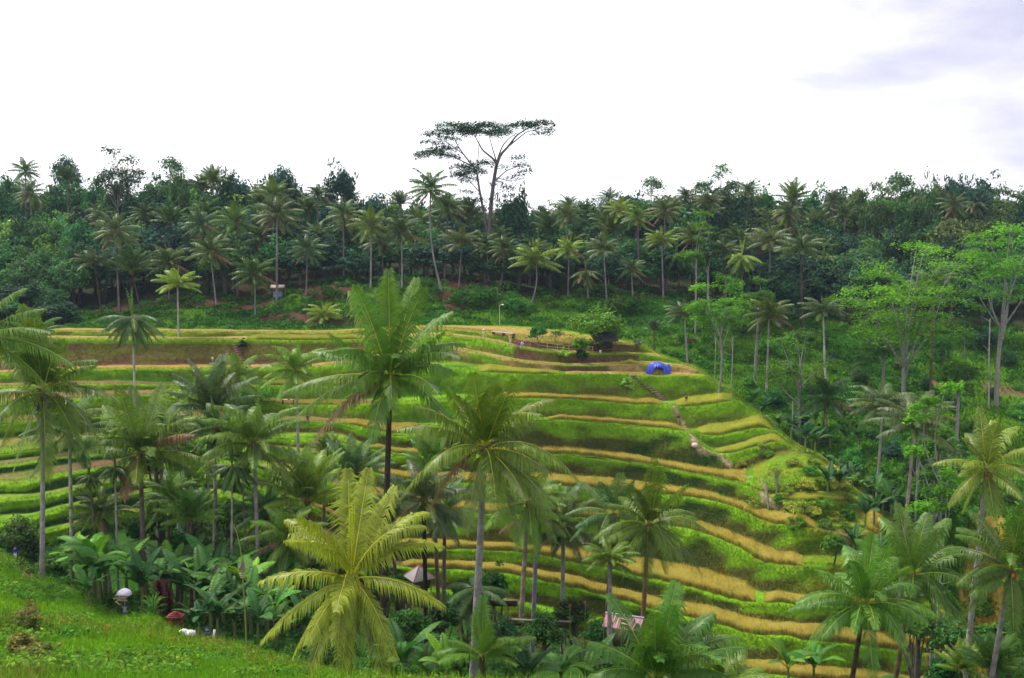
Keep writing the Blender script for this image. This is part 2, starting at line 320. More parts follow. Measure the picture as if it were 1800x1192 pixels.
D2 = tab([(-900,46),(0,42),(300,44),(600,40),(900,36),(2800,34)]); Z2 = tab([(-900,-19),(0,-19.3),(300,-20.8),(600,-19.6),(900,-17.9),(2800,-17.0)])
seg(DCR, ZCR, D2, Z2, 40, 'fg', lambda s: s)
seg(D2, Z2, 18 + 0 * D2, -9.6 + 0 * D2, 8, 'fg'); seg(18, -9.6, 5, -3.6, 4, 'fg'); seg(5, -3.6, 1.2, -1.75, 2, 'fg'); seg(1.2, -1.75, -6, -1.6, 2, 'fg')
GD = np.array(rowsD); GZ = np.array(rowsZ); RT = np.array(rtype); NR = len(RT)
for j in range(1, NR): GD[j] = np.minimum(GD[j], GD[j - 1] - 0.004)
GX = AC[None] * np.maximum(GD, 1.2); GY = GD
# behind the camera the columns must still spread
bumpA = np.array([{'f': 0.35, 'd': 0.1, 'v': 0.35}.get(t[0], 0.0) if not t.startswith('bank') else 0.16 for t in RT])
bumpA[[t == 'fg' for t in RT]] = 0.45; bumpA[[t == 'far' for t in RT]] = 0.28; bumpA[[t == 'forest' for t in RT]] = 1.0; bumpA[-20:] = 0.12
bump = 0.55 * wobble(GX, GY, 0.55, 11) + 0.45 * wobble(GX, GY, 1.6, 12)
GZ = GZ + bumpA[:, None] * bump
hor = np.array([0.22 if t.startswith('bank') else 0 for t in RT])[:, None] * wobble(GX, GY + GZ, 0.9, 13)
GY2 = GY + hor
P = np.stack([GX, GY2, GZ], -1)

def gz(x, y):
    """ground height at x,y"""
    a = x / max(y, 1.2); U = 900 + F * a; c = int(np.clip(np.searchsorted(UC, U) - 1, 0, NCOL - 2)); t = float(np.clip((U - UC[c]) / (UC[c + 1] - UC[c]), 0, 1))
    z0 = np.interp(y, GD[::-1, c], GZ[::-1, c]); z1 = np.interp(y, GD[::-1, c + 1], GZ[::-1, c + 1])
    return float(z0 * (1 - t) + z1 * t)
def hit(u, v):
    """point of the ground seen at a photo pixel"""
    U, V = conv(u, v); c = int(np.clip(round(float(np.interp(U, UC, np.arange(NCOL)))), 0, NCOL - 1)); a = (U - 900) / F
    d = GD[::-1, c]; s = -GZ[::-1, c] / np.maximum(d, 1.2); ok = np.where((s <= V) & (d > 20))[0]
    if not len(ok): D = 210.0
    else:
        i = ok[0]; D = d[i] if i == 0 or d[i - 1] < 20 else d[i - 1] + (d[i] - d[i - 1]) * float(np.clip((s[i - 1] - V) / (s[i - 1] - s[i] + 1e-9), 0, 1))
    x = float(a * D); return np.array([x, float(D), gz(x, float(D))])
def at(u, v, D):
    U, V = conv(u, v); return np.array([float((U - 900) / F * D), float(D), float(-V * D)])
def px(u, D): return float((conv(u, 600)[0] - 900) / F * D)

# ground colours (what the surface is: grass, dry bank, straw, soil)
c_gr = np.array([0.078, 0.18, 0.010]); c_br = np.array([0.155, 0.31, 0.012]); c_ol = np.array([0.115, 0.115, 0.022]); c_dk = np.array([0.03, 0.075, 0.012])
c_tan = np.array([0.34, 0.235, 0.085]); c_soil = np.array([0.095, 0.052, 0.033]); c_wood = np.array([0.022, 0.05, 0.012]); c_gold = np.array([0.36, 0.26, 0.045])
c_lush = np.array([0.035, 0.12, 0.012]); c_yel = np.array([0.32, 0.33, 0.03])
GC = np.zeros((NR, NCOL, 3)); c_path = np.array([.36, .25, .18])
nA = wobble(GX / 6, (GY + GZ) / 6, 1.0, 21)[..., None]; nB = wobble(GX / 1.7, (GY + GZ * 2) / 1.7, 1.0, 22)[..., None]
mixf = lambda a, b, t: a * (1 - np.clip(t, 0, 1)) + b * np.clip(t, 0, 1)
idx_in = np.zeros(NR); 
for t in dict.fromkeys(rtype):
    r = np.where(RT == t)[0]
    idx_in[r] = np.linspace(0, 1, len(r)) if len(r) > 1 else 0.5
for j, t in enumerate(rtype):
    a, b, s = nA[j], nB[j], idx_in[j]
    if t == 'forest': c = mixf(c_wood, c_soil * 0.6, 0.4 + 0.5 * a)
    elif t == 'far':
        c = mixf(c_gr * 0.9, c_lush, 0.5 + 0.7 * a); c = mixf(c, c_soil, (b - 0.75) * 1.2)
        sl = np.abs(np.gradient(GZ[j])); 
    elif t == 'dip' or t == 'bankB': c = mixf(c_gr, c_br, 0.5 + 0.5 * a)
    elif t.startswith('tread'):
        k = int(t[5:]); c = mixf(c_tan, c_gold * 0.8, 0.35 + 0.4 * a) if k <= 2 else mixf(c_gr, c_br, 0.5 + 0.5 * b)
        lf = np.clip((680 + 40 * b[:, 0] - UC) / 60, 0, 1)[:, None] * (k > 2); c = mixf(c, mixf(c_tan * 0.7, c_soil * 1.4, 0.5 + 0.6 * a), lf * (1.0 if k < 6 else 0.45 + 0.6 * a + 0.3 * b))
        if k == 3: c = np.where(((UC > 992) & (UC < 1250))[:, None], mixf(c_tan, c_gold, 0.5 + 0.3 * a), c)
        c = np.where(((UC > 1500) & (UC < 1560) & (k in (7, 8, 9)))[:, None], c_gold * 0.9, c)
        if s > 0.55 and k > 0: c = mixf(c, c_br, (s - 0.5) * 2.4)
        c = mixf(c, mixf(c_yel * 0.7, c_gr, 0.5 + 0.8 * b), ((UC > 1335) & (k >= 6) & (k < 11))[:, None] * 0.8) * (1 + 0.12 * b)
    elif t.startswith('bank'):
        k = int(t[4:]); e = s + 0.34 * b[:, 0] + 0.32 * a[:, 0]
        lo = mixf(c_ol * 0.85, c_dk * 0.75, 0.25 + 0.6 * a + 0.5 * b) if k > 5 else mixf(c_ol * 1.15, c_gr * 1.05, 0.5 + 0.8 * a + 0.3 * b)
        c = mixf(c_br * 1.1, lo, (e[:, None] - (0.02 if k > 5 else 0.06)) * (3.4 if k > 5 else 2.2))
        if k == 1: c = np.where((UC < 640)[:, None], mixf(c_ol, c_soil, 0.2 + 0.5 * b + (s > 0.8) * 0.8), c)
        if k in (1, 2, 0): c = np.where(((UC > 900) & (UC < 1125))[:, None], mixf(c_soil, c_ol, 0.5 + 0.6 * b), c)
        c = mixf(c, c_soil, (a - 0.95) * 2.5)
        c = np.where((UC < 420)[:, None] & (k > 4), mixf(c_br * .85, c_dk * .8, (e[:, None] - 0.2) * 2.6), c)
    if t in ('bank5', 'bank6', 'bank7', 'bank8', 'bank9', 'bank10'): c = mixf(c, mixf(c_yel * 0.6, c_gr, 0.6 + 0.9 * b), np.clip((UC - 1390) / 60, 0, 1)[:, None] * 0.7)
    if t == 'valley': c = mixf(c_lush * 0.7, c_dk, 0.5 + 0.6 * a)
    if t == 'fg': c = mixf(c_gr * 1.25, c_br * 1.2, 0.5 + 0.7 * a); c = mixf(c, c_ol * 1.7, (b - 0.1) * 0.9)
    GC[j] = c
# bare soil and worn path inside the near slope and between the forest palms
for (u0, v0, u1, v1, wd, cc) in [(5,960,35,1008,1.4,c_soil*1.3),(48,1040,56,1080,.35,c_tan*.55),(56,1080,64,1130,0.38,c_tan*.55),(64,1130,60,1196,0.35,c_tan*.55),(470,560,640,560,3,c_soil),(350,532,440,536,5,c_soil*0.9),(440,520,600,512,4,c_soil*0.8),(345,1115,372,1135,1.6,c_soil*1.2),
                              *[(a[0], a[1], b[0], b[1], w_, c_) for w_, c_, pl in [(.75, c_tan, [(800,614),(850,622),(900,635),(960,640),(1050,641),(1110,640),(1180,645),(1215,653)]),
   (.26, c_path, [(1172,706),(1185,722),(1198,738),(1204,752),(1214,764),(1220,776),(1228,784)]), (.24, c_path, [(1228,784),(1245,793),(1262,800),(1285,822),(1310,838),(1335,846),(1345,858),(1338,868),(1350,880),(1362,888),(1385,892),(1395,902)]),
   (.95, c_soil*2.8, [(1448,928),(1465,931),(1482,936)]), (1.1, c_gold*.9, [(1515,868),(1530,885),(1540,905),(1535,930),(1528,950)]), (2.4, c_gold, [(1740,1070),(1715,1085),(1700,1110),(1680,1130),(1660,1150)]), (.6, c_soil*2, [(1655,1145),(1640,1165),(1650,1190)])] for a, b in zip(pl[:-1], pl[1:])],
                              (1650,672,1800,690,1.5,c_soil*1.6),(780,515,800,540,2.5,c_soil*.8)]:
    A, B = hit(u0, v0), hit(u1, v1); d = (B - A)[:2]; Lq = (d ** 2).sum() + 1e-6
    t = np.clip(((GX - A[0]) * d[0] + (GY - A[1]) * d[1]) / Lq, 0, 1); ds = np.hypot(GX - A[0] - t * d[0], GY - A[1] - t * d[1]) + 0.5 * min(1, wd / 1.4) * nB[..., 0]
    m = np.clip((wd - ds) / (0.5 if wd > .6 else .3), 0, 1)[..., None]; GC = GC * (1 - m) + cc * m
GC = np.clip(GC, 0.004, 1)
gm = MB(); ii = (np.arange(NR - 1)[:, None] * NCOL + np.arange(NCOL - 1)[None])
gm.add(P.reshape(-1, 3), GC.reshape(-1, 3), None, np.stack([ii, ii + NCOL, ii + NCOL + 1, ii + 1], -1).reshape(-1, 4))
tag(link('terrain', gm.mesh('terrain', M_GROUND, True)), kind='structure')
CELL_A = P[:-1, :-1]; E1 = P[1:, :-1] - CELL_A; E2 = P[:-1, 1:] - CELL_A; AREA = np.linalg.norm(np.cross(E1, E2), axis=-1)
VIEW = ((UC[:-1] > -70) & (UC[:-1] < 1870))[None]
def sample(mask, dens, nmax=400000):
    a = AREA * mask * VIEW; tot = a.sum(); n = int(min(tot * dens, nmax))
    if n < 1: return np.zeros((0, 3)), np.zeros((0, 3)), np.zeros(0)
    cdf = np.cumsum(a.ravel()); k = np.minimum(np.searchsorted(cdf, R.random(n) * cdf[-1]), a.size - 1); j, i = np.unravel_index(k, a.shape); s, t = R.random(n)[:, None], R.random(n)[:, None]
    p = P[j, i] * (1 - s) * (1 - t) + P[j + 1, i] * s * (1 - t) + P[j, i + 1] * (1 - s) * t + P[j + 1, i + 1] * s * t
    return p, GC[j, i], UC[i]
def blades(p, col, h, wd, lean=0.4, var=0.25, mb=None, tip=1.15, thin=True):
    mb = mb or MB()
    if thin and len(p): kp = (col[:, 0] < col[:, 1] * 1.12) | (R.random(len(p)) < .12); p, col = p[kp], col[kp]; h = h[kp] if np.ndim(h) else h
    n = len(p)
    if not n: return mb
    an = R.uniform(0, 2 * math.pi, n); h = h * R.uniform(0.6, 1.25, n); dx = np.stack([np.cos(an), np.sin(an), 0 * an], -1)
    ln = R.uniform(0, 2 * math.pi, n); dl = np.stack([np.cos(ln), np.sin(ln), 0 * ln], -1) * (h * lean * R.random(n))[:, None]
    up = np.zeros((n, 3)); up[:, 2] = h
    W = (wd * R.uniform(0.7, 1.3, n))[:, None]
    V = np.stack([p - dx * W / 2, p + dx * W / 2, p + up + dl], 1).reshape(-1, 3); V[:, 2] -= 0.02
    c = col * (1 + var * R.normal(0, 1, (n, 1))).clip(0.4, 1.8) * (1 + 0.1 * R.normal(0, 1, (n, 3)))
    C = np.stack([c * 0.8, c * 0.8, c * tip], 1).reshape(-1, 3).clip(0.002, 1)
    mb.add(V, C, np.arange(3 * n).reshape(-1, 3)); return mb
RTc = RT[1:]
is_bank = np.array([t.startswith('bank') for t in RTc])[:, None]; is_fg = (RTc == 'fg')[:, None]; is_far = (RTc == 'far')[:, None]
crest = np.zeros((NR - 1, 1), bool)
for k in range(14):
    r = np.where(RTc == 'tread%d' % k)[0]; crest[r[-2:]] = True
    r = np.where(RTc == 'bank%d' % k)[0]; crest[r[:2]] = True
g = MB()
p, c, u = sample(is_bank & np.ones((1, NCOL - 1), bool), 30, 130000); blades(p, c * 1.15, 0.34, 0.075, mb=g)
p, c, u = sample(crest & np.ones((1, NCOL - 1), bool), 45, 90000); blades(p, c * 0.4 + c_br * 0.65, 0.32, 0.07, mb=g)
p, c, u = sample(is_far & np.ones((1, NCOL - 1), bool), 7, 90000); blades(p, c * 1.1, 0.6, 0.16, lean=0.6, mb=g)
tag(link('terrace_grass', g.mesh('terrace_grass', M_GRASS)), kind='stuff')
g = MB(); GYc = GY[:-1, :-1]
p, c, u = sample(is_fg & (GYc > 20) & ((UC[:-1] < 760)[None] | (GYc > 45)), 60, 260000); blades(p, c * 1.15, 0.42, 0.045, lean=0.7, mb=g)
p, c, u = sample(is_fg & (GYc > 34) & (nA[:-1, :-1, 0] > 0.1), 20, 40000); blades(p, c * 0.5 + c_br * 0.6, 0.85, 0.06, lean=0.9, mb=g)
tag(link('slope_grass', g.mesh('slope_grass', M_GRASS)), kind='stuff')
# leafy weeds: low clumps of small broad leaves on near slope, far hillside and valley
def leaf_quads(ctr, nor, size, col, mb, asp=1.6, var=0.25, flat=0.0):
    n = len(ctr); nor = nrm(nor + R.normal(0, 0.55, (n, 3)) * (1 - flat) + np.array([0, 0, 0.25])); t = nrm(np.cross(nor, R.normal(0, 1, (n, 3)))); b = np.cross(nor, t)
    s = (size * R.uniform(0.6, 1.3, n))[:, None]
    V = np.stack([ctr - t * s * asp / 2, ctr - b * s * 0.42, ctr + t * s * asp / 2, ctr + b * s * 0.42], 1).reshape(-1, 3)
    c = (col * (1 + var * R.normal(0, 1, (n, 1))).clip(0.35, 1.9)); C = np.repeat(c, 4, 0)
    mb.add(V, C.clip(0.002, 1), None, np.arange(4 * n).reshape(-1, 4))
def weeds(name, mask, ncl, per, rad, hgt, size, col, nmax=1500):
    p, c, u = sample(mask, 1e9, ncl); mb = MB()
    for q in p:
        k = per; d = R.normal(0, 1, (k, 3)); d = nrm(d); d[:, 2] = abs(d[:, 2]); rr = rad * R.uniform(0.6, 1.4)
        cc = col * R.uniform(0.7, 1.3) * np.array([R.uniform(0.7, 1.5), 1, 1])
        leaf_quads(q + d * np.array([rr, rr, hgt * R.uniform(0.6, 1.3)]) * R.uniform(0.5, 1, (k, 1)), d, size, cc, mb)
    tag(link(name, mb.mesh(name, M_LEAF2)), kind='stuff')
weeds('leafy_weeds', is_fg & (GYc > 36) & (nB[:-1, :-1, 0] > -0.2), 1500, 60, 0.8, 0.6, 0.14, np.array([0.10, 0.26, 0.02]))
weeds('dry_weeds', is_fg & (GYc > 36) & (nA[:-1, :-1, 0] > 0.15), 260, 70, 0.9, 0.7, 0.12, np.array([0.17, 0.19, 0.03]))
weeds('hillside_undergrowth', is_far & (UC[:-1] > 1180)[None] & (nA[:-1, :-1, 0] > -0.4), 1000, 60, 1.3, 1.0, 0.3, np.array([0.055, 0.19, 0.014]))
weeds('slope_undergrowth', (is_far | (RTc == 'forest')[:, None]) & (UC[:-1] <= 1250)[None] & (GYc < 232) & (nB[:-1, :-1, 0] > -0.3), 900, 55, 1.3, 0.9, 0.34, np.array([0.04, 0.15, 0.012]))
weeds('valley_undergrowth', (RTc == 'valley')[:, None] & np.ones((1, NCOL - 1), bool), 900, 60, 1.2, 0.9, 0.22, np.array([0.035, 0.13, 0.014]))

# standing rice: dense golden stalks on each tread, one crop per terrace strip
def rice(k, u0, u1, col, tall=0.75, name='rice_crop', full=False):
    ra = np.where(RT == 'tread%d' % k)[0]; c0, c1 = np.searchsorted(UC, [u0, u1])
    if c1 - c0 < 3: return
    back = np.maximum(ra[0] - 1, 0); A = P[back, c0:c1].copy(); B = P[ra[-1], c0:c1].copy()
    wdt = np.linalg.norm(B - A, axis=1)[:, None]; dr = (B - A) / np.maximum(wdt, 0.01)
    A = A + dr * np.minimum(0.1, 0.2 * wdt); B = B - dr * np.minimum(0.7 + 0.35 * wobble(B[:, :1], B[:, 1:2], 1.3, k + 40), 0.4 * wdt)
    wdt = np.linalg.norm(B - A, axis=1)
    n = c1 - c0; mb = MB(); zz = np.minimum(A[:, 2], B[:, 2]); hh = tall * 0.62 * np.clip(np.minimum(np.arange(n), n - 1 - np.arange(n)) / 5, 0.08, 1)
    rows = []
    for s, hz in ((0, 0.0), (0.03, 1), (0.35, 1.03), (0.65, 0.98), (0.97, 1), (1.0, 0.0)):
        q = A * (1 - s) + B * s; q[:, 2] += hh * hz * (1 + 0.2 * wobble(q[:, 0], q[:, 1], 2.2, k)); rows.append(q)
    V = np.array(rows); m = V.shape[0]; ii = (np.arange(m - 1)[:, None] * n + np.arange(n - 1)[None])
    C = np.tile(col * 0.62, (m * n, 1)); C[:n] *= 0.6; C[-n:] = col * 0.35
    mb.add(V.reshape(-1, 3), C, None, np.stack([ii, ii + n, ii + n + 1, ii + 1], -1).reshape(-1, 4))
    ar = wdt[:-1] * np.linalg.norm(A[1:] - A[:-1], axis=1); cdf = np.cumsum(ar); N_ = int(min(cdf[-1] * 70, 42000))
    i = np.minimum(np.searchsorted(cdf, R.random(N_) * cdf[-1]), n - 2); s = R.random(N_)[:, None]; s = np.where(R.random((N_, 1)) < 0.18, 0.97 + 0.03 * s, s); t = R.random(N_)[:, None]
    q = (A[i] * (1 - s) + B[i] * s) * (1 - t) + (A[i + 1] * (1 - s) + B[i + 1] * s) * t
    row = 0.5 + 0.5 * np.sin((q[:, 0:1]) * 2 * math.pi / 0.45)
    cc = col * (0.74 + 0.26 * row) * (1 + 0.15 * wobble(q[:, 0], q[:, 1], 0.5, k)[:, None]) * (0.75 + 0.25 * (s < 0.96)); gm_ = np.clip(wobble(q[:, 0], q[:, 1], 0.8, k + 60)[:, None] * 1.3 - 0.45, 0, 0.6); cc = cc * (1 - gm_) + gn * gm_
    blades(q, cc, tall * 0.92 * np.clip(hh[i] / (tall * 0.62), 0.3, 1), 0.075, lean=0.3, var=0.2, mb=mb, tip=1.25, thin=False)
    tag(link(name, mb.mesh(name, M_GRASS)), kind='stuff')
gn = np.array([0.26, 0.42, 0.03]); yl = np.array([0.50, 0.52, 0.06]); gd = np.array([0.58, 0.47, 0.085]); gn = np.array([0.16, 0.33, 0.02])
for a in [(3,838,988,yl*.9,.6),(4,868,1172,gd,.7),(4,1186,1296,yl,.8),(5,600,740,gd*.8,.6),(5,962,1212,gd,.8),(5,1232,1372,yl,.9),(6,1262,1384,yl*.95,.7),(8,1362,1520,yl*.95,.7),(7,640,820,gd*.9,.7),(7,820,1322,gd,.85),(9,560,900,gd*.85,.7),(9,900,1452,gd,.9),
          (10,640,1130,gd*.85,.8),(10,1130,1432,gd,.9),(11,540,690,gd*.8,.8),(11,690,1346,gd,.95),(11,1358,1600,gd,.9),(12,700,1690,gd,.95),(13,1180,1720,gd,.95),(2,1090,1128,yl,.8),(1,430,640,yl*.8,.6),(1,780,800,yl*.8,.6),(3,450,640,yl*.6,.5),(4,450,600,gd*.6,.4)]:
    rice(*a)

# ------------------------------------------------------------------ coconut palms
def frond(mb, P0, P1, P2, n, ll, wd, g, droop=0.55, rach=None, vee=0.35, rr=0.035, seed=None, torn=0.0):
    """one pinnate frond along a quadratic curve: rachis plus leaflets in two rows"""
    rg = np.random.default_rng(seed) if seed is not None else R
    P0, P1, P2 = map(lambda q: np.asarray(q, float), (P0, P1, P2))
    t = np.linspace(0.12, 0.995, n); B = lambda t: (1 - t)[:, None] ** 2 * P0 + 2 * ((1 - t) * t)[:, None] * P1 + (t ** 2)[:, None] * P2
    dB = lambda t: 2 * (1 - t)[:, None] * (P1 - P0) + 2 * t[:, None] * (P2 - P1)
    p = B(t); T = nrm(dB(t)); rach = g * np.array([1.9, 1.35, 1.0]) if rach is None else rach
    tr = np.linspace(0, 1, 9); mb.tube(B(tr), rr * (1.1 - tr), rach, 4, False)
    hz = np.array([0, 0, 1.0]); S = np.cross(T, hz); S = nrm(S + 1e-4); Un = nrm(np.cross(S, T))
    prof = np.sin(np.pi * np.clip(0.10 + 0.80 * t, 0, 1)) ** 0.5 * (1 - 0.5 * t ** 4); hor = np.sqrt(T[:, :1] ** 2 + T[:, 1:2] ** 2)
    for sg in (-1, 1):
        L_ = (ll * prof * rg.uniform(0.82, 1.1, n))[:, None]
        d1 = nrm(sg * S * 0.80 + T * 0.62 + Un * (vee * rg.uniform(0.8, 1.2, (n, 1))) + rg.normal(0, 0.03, (n, 3)))
        dr = np.clip(droop * (0.25 + 0.9 * hor) * (1 + 0.15 * np.sin(np.arange(n)[:, None] * 0.7 + sg)) * rg.uniform(0.85, 1.15, (n, 1)), 0, 1.25)
        a = p; m = a + nrm(d1 - hz * 0.35 * dr) * L_ * 0.45; e = m + nrm(d1 * np.clip(1 - 0.7 * dr, 0.1, 1) - hz * 1.5 * dr) * L_ * 0.55
        wv = nrm(np.cross(d1, Un)) ; wv = nrm(T * 0.8 + wv * 0.2); W = (wd * rg.uniform(0.75, 1.2, n))[:, None]
        V = np.stack([a - wv * W * 0.35, a + wv * W * 0.35, m + wv * W * 0.5, m - wv * W * 0.5, e], 1)
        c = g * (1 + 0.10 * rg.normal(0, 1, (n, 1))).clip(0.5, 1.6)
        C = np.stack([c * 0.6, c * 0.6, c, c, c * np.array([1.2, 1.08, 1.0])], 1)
        o = np.arange(n)[:, None] * 5
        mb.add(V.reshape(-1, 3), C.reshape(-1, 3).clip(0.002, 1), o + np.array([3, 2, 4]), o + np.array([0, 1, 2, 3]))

G_DEEP = np.array([0.06, 0.14, 0.022]); G_MID = np.array([0.118, 0.24, 0.024]); G_YEL = np.array([0.34, 0.40, 0.018]); G_DRY = np.array([0.22, 0.14, 0.06]); G_BLU = np.array([0.08, 0.165, 0.05])
def crown_mesh(name, rad, style='full', g=G_MID, nl=60, seed=1, nf=22, tips=None, wd=None, up=None, hang=0.0, dry=()):
    rg = np.random.default_rng(seed); mb = MB(); wd = wd or rad * 0.015 * 60 / nl
    F_ = []
    if tips is not None:
        for (dx, dz, *o) in tips:
            arch = o[0] if o else 0.3; dy = o[1] if len(o) > 1 else (rg.uniform(-0.35, 0.35) if dz < .75 else rg.choice([-1, 1]) * rg.uniform(.4, .65))
            e = np.array([dx, dy, dz]) * rad; Lh = np.linalg.norm(e); mid = e * 0.5 + np.array([0, 0, arch * Lh]); F_.append((mid, e))
        back = 7
    else: back = 0
    for i in range(nf if tips is None else back):
        az = i * 2.399963 + rg.uniform(-.25, .25); q = (i + 0.5) / (nf if tips is None else back)
        if tips is not None: el = rg.uniform(-25, 65); az = rg.uniform(0.15, math.pi - 0.15) if i % 2 else rg.uniform(-math.pi + .4, -0.4)
        elif style == 'full': el = 80 - 128 * q
        elif style == 'young': el = 86 - 75 * q
        elif style == 'droop': el = 15 - 85 * q
        elif style == 'star': el = 60 - 75 * q
        el = math.radians(el + rg.uniform(-8, 8) - hang); r = rad * rg.uniform(0.85, 1.08)
        d0 = np.array([math.cos(az), math.sin(az), 0]); sag = {'young': 0.3, 'droop': 0.8}.get(style, 0.55) * rg.uniform(0.8, 1.2)
        mid = r * 0.55 * (d0 * math.cos(el) + np.array([0, 0, math.sin(el)])) + np.array([0, 0, r * 0.12])
        e = mid + r * 0.5 * nrm(d0 * (math.cos(el) + 0.35) + np.array([0, 0, math.sin(el) - sag * 1.6]))
        F_.append((mid, e))
    for i, (mid, e) in enumerate(F_):
        k = rg.random(); gg = g * rg.uniform(0.75, 1.25); low = e[2] < -0.35 * rad
        if (low and k < 0.2 if tips is None else i in dry): gg = G_DRY * 0.9
        elif k > 0.8: gg = g * 0.8 + G_YEL * 0.12
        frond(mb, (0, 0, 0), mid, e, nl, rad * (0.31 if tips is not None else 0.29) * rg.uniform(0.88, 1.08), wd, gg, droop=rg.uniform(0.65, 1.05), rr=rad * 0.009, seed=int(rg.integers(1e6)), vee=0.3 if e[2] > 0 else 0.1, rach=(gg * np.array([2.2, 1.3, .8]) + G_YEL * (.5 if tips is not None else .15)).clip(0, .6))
    # spear leaves and fibrous heart
    for i in range(3):
        a = rg.uniform(0, 6.28); e = np.array([math.cos(a) * .14, math.sin(a) * .14, rg.uniform(.6, .85)]) * rad
        frond(mb, (0, 0, 0), e * 0.5, e, max(nl // 2, 8), rad * 0.1, wd, g * 1.2 + G_YEL * 0.1, droop=0.1, vee=1.5, rr=rad * 0.008, seed=i)
    mb.ball((0, 0, -0.03 * rad), (0.055 * rad, 0.055 * rad, 0.1 * rad), G_DRY * 0.6, 7, 4)
    for i in range(14):
        a = rg.uniform(0, 6.28); e = np.array([math.cos(a) * .13, math.sin(a) * .13, rg.uniform(-.14, .05)]) * rad
        mb.tube([np.zeros(3), e * 0.6 + np.array([0, 0, .03 * rad]), e], [0.012 * rad, 0.01 * rad, 0.004 * rad], G_DRY * rg.uniform(0.5, 1.3), 3, False)
    return mb.mesh(name, M_PALM)
def trunk_mesh(vec, r0, r1, col, bend=0.0, seg=8, name='trunk', rings=True):
    """trunk from the origin up to vec; flared foot, leaf-scar rings"""
    v = np.asarray(vec, float); n = 22 if rings else 9; t = np.linspace(0, 1, n); h = v[2]
    pts = np.stack([v[0] * t + bend * np.sin(t * math.pi) * h * 0.05, v[1] * t, -0.6 + (h + 0.6) * t], -1)
    rad = r1 + (r0 - r1) * (1 - t) ** 0.8 + r0 * 0.55 * np.exp(-t * 22)
    if rings: rad = rad * (1 + 0.05 * (np.arange(n) % 2))
    C = np.array(col)[None] * (0.85 + 0.3 * (np.arange(n) % 2))[:, None] * np.linspace(1, 0.85, n)[:, None]
    mb = MB(); mb.tube(pts, rad, C, seg); return mb.mesh(name, M_TRUNK, True)
def coconuts(name, rad, col, n=12, seed=0):
    rg = np.random.default_rng(seed); mb = MB()
    for i in range(n):
        a = rg.uniform(0, 6.28); q = np.array([math.cos(a) * .1, math.sin(a) * .1, -rg.uniform(.05, .2)]) * rad
        mb.tube([np.zeros(3), q], 0.006 * rad, G_DRY, 3, False); mb.ball(q, np.array([.032, .032, .04]) * rad * rg.uniform(.8, 1.15), np.array(col) * rg.uniform(.7, 1.2), 7, 5)
    return mb.mesh(name, M_COL, True)
GREY = (0.30, 0.27, 0.25); DARK = (0.07, 0.05, 0.04); PALE = (0.42, 0.38, 0.36); BROWN = (0.16, 0.10, 0.07)
_pc = {}
def proto(kind, seed):
    k = (kind, seed)
    if k not in _pc:
        nl = {'far': 20, 'mid': 32}[kind[0]]; st, g = kind[1], kind[2]
        _pc[k] = crown_mesh('crown', 1.0, st, {'d': G_DEEP * (.8 if kind[0] == 'far' else 1), 'm': G_MID * (.62 if kind[0] == 'far' else 1), 'b': G_BLU * (.8 if kind[0] == 'far' else 1), 'y': G_MID * .8 + G_YEL * .2, 'o': np.array([.072, .125, .034])}[g], nl, seed, nf=24 if kind[0] == 'mid' else 22, wd=0.030 if kind[0] == 'mid' else 0.048)
    return _pc[k]
def palm(label, uc, vc, rpx, D=None, base=None, style='full', g='m', col=GREY, tips=None, seed=0, nuts=None, group=None, lod=None, nl=90, tr=1.0, cat='palm tree', name='coconut_palm', gcol=None, bend=0.0, hang=0, squash=1.0, dry=()):
    if base is not None and D is None: q = hit(*base); D = q[1]
    c = at(uc, vc, D)
    if base is None: bx = c[0] + (((seed * 37) % 11) - 5) * .25; by = D
    else: bx = px(base[0], D); by = D
    z = gz(bx, by); rad = rpx / F * D; root = thing(name, label, cat, (bx, by, z), 0, group)
    if c[2] - z < 0.8: c[2] = z + 0.8
    v = (c[0] - bx, 0, c[2] - z); th = v[2]
    r0 = (0.17 + 0.004 * th) * tr
    col = tuple(c_ * (.55 if D > 195 else 1) for c_ in col)
    link('trunk', trunk_mesh(v, r0, r0 * 0.62, col, bend, 8 if D < 120 else 5, rings=D < 130), root)
    if tips is not None:
        cr = link('crown', crown_mesh('crown', rad * 1.06, style, gcol if gcol is not None else {'m': G_MID, 'd': G_DEEP, 'b': G_BLU, 'y': G_YEL, 'o': np.array([.10, .125, .03])}[g], int(nl * .46), seed, tips=tips, wd=rad * 0.0235 * 90 / nl, dry=dry), root, v)
    else:
        lo = lod or ('mid' if D < 150 else 'far'); cr = link('crown', proto((lo, style, g), seed % (5 if lo == 'mid' else 4)), root, v, rz=(seed * 1.7) % 6.28, sc=(rad * 1.2, rad * 1.2, rad * 1.2 * squash))
    if nuts is not None: link('coconut_bunch', coconuts('coconuts', rad, nuts, 14, seed), root, (v[0], v[1], v[2]))
    return root

# near palms whose fronds are read off the photograph (tip offsets in units of the crown radius)
palm('big coconut palm at centre with green coconuts and dark trunk, fronds reaching out over terraces', 686, 667, 150, D=66, base=(660, 1060), col=DARK, g='m', seed=3, nl=95, dry=(2,), nuts=(.30, .25, .07), gcol=G_MID * 0.85,
     tips=[(-1.12,-.09,.2),(-1.09,-.46,.3,-.2),(-.83,-.67,.3,-.3),(-.88,.29,.16,.2),(-.6,.54,.07,-.3),(-.5,.95,.16,.5),(-.28,1.08,.1,-.55),(-.08,1.2,.05,.6),(.06,1.16,.04,-.5),(.25,1.1,.08,.55),(.42,1.05,.12,-.4),(.67,.73,.22,.3),(.6,.55,.04,-.25),(.52,.35,.12,.5),(.73,.06,.34,.1),(.71,-.5,.36,-.2),(-.17,-.62,.3,-.4),(-.3,.0,.4,-.6),(.1,-.2,.5,-.7),(-.5,-.1,.3,.6)])
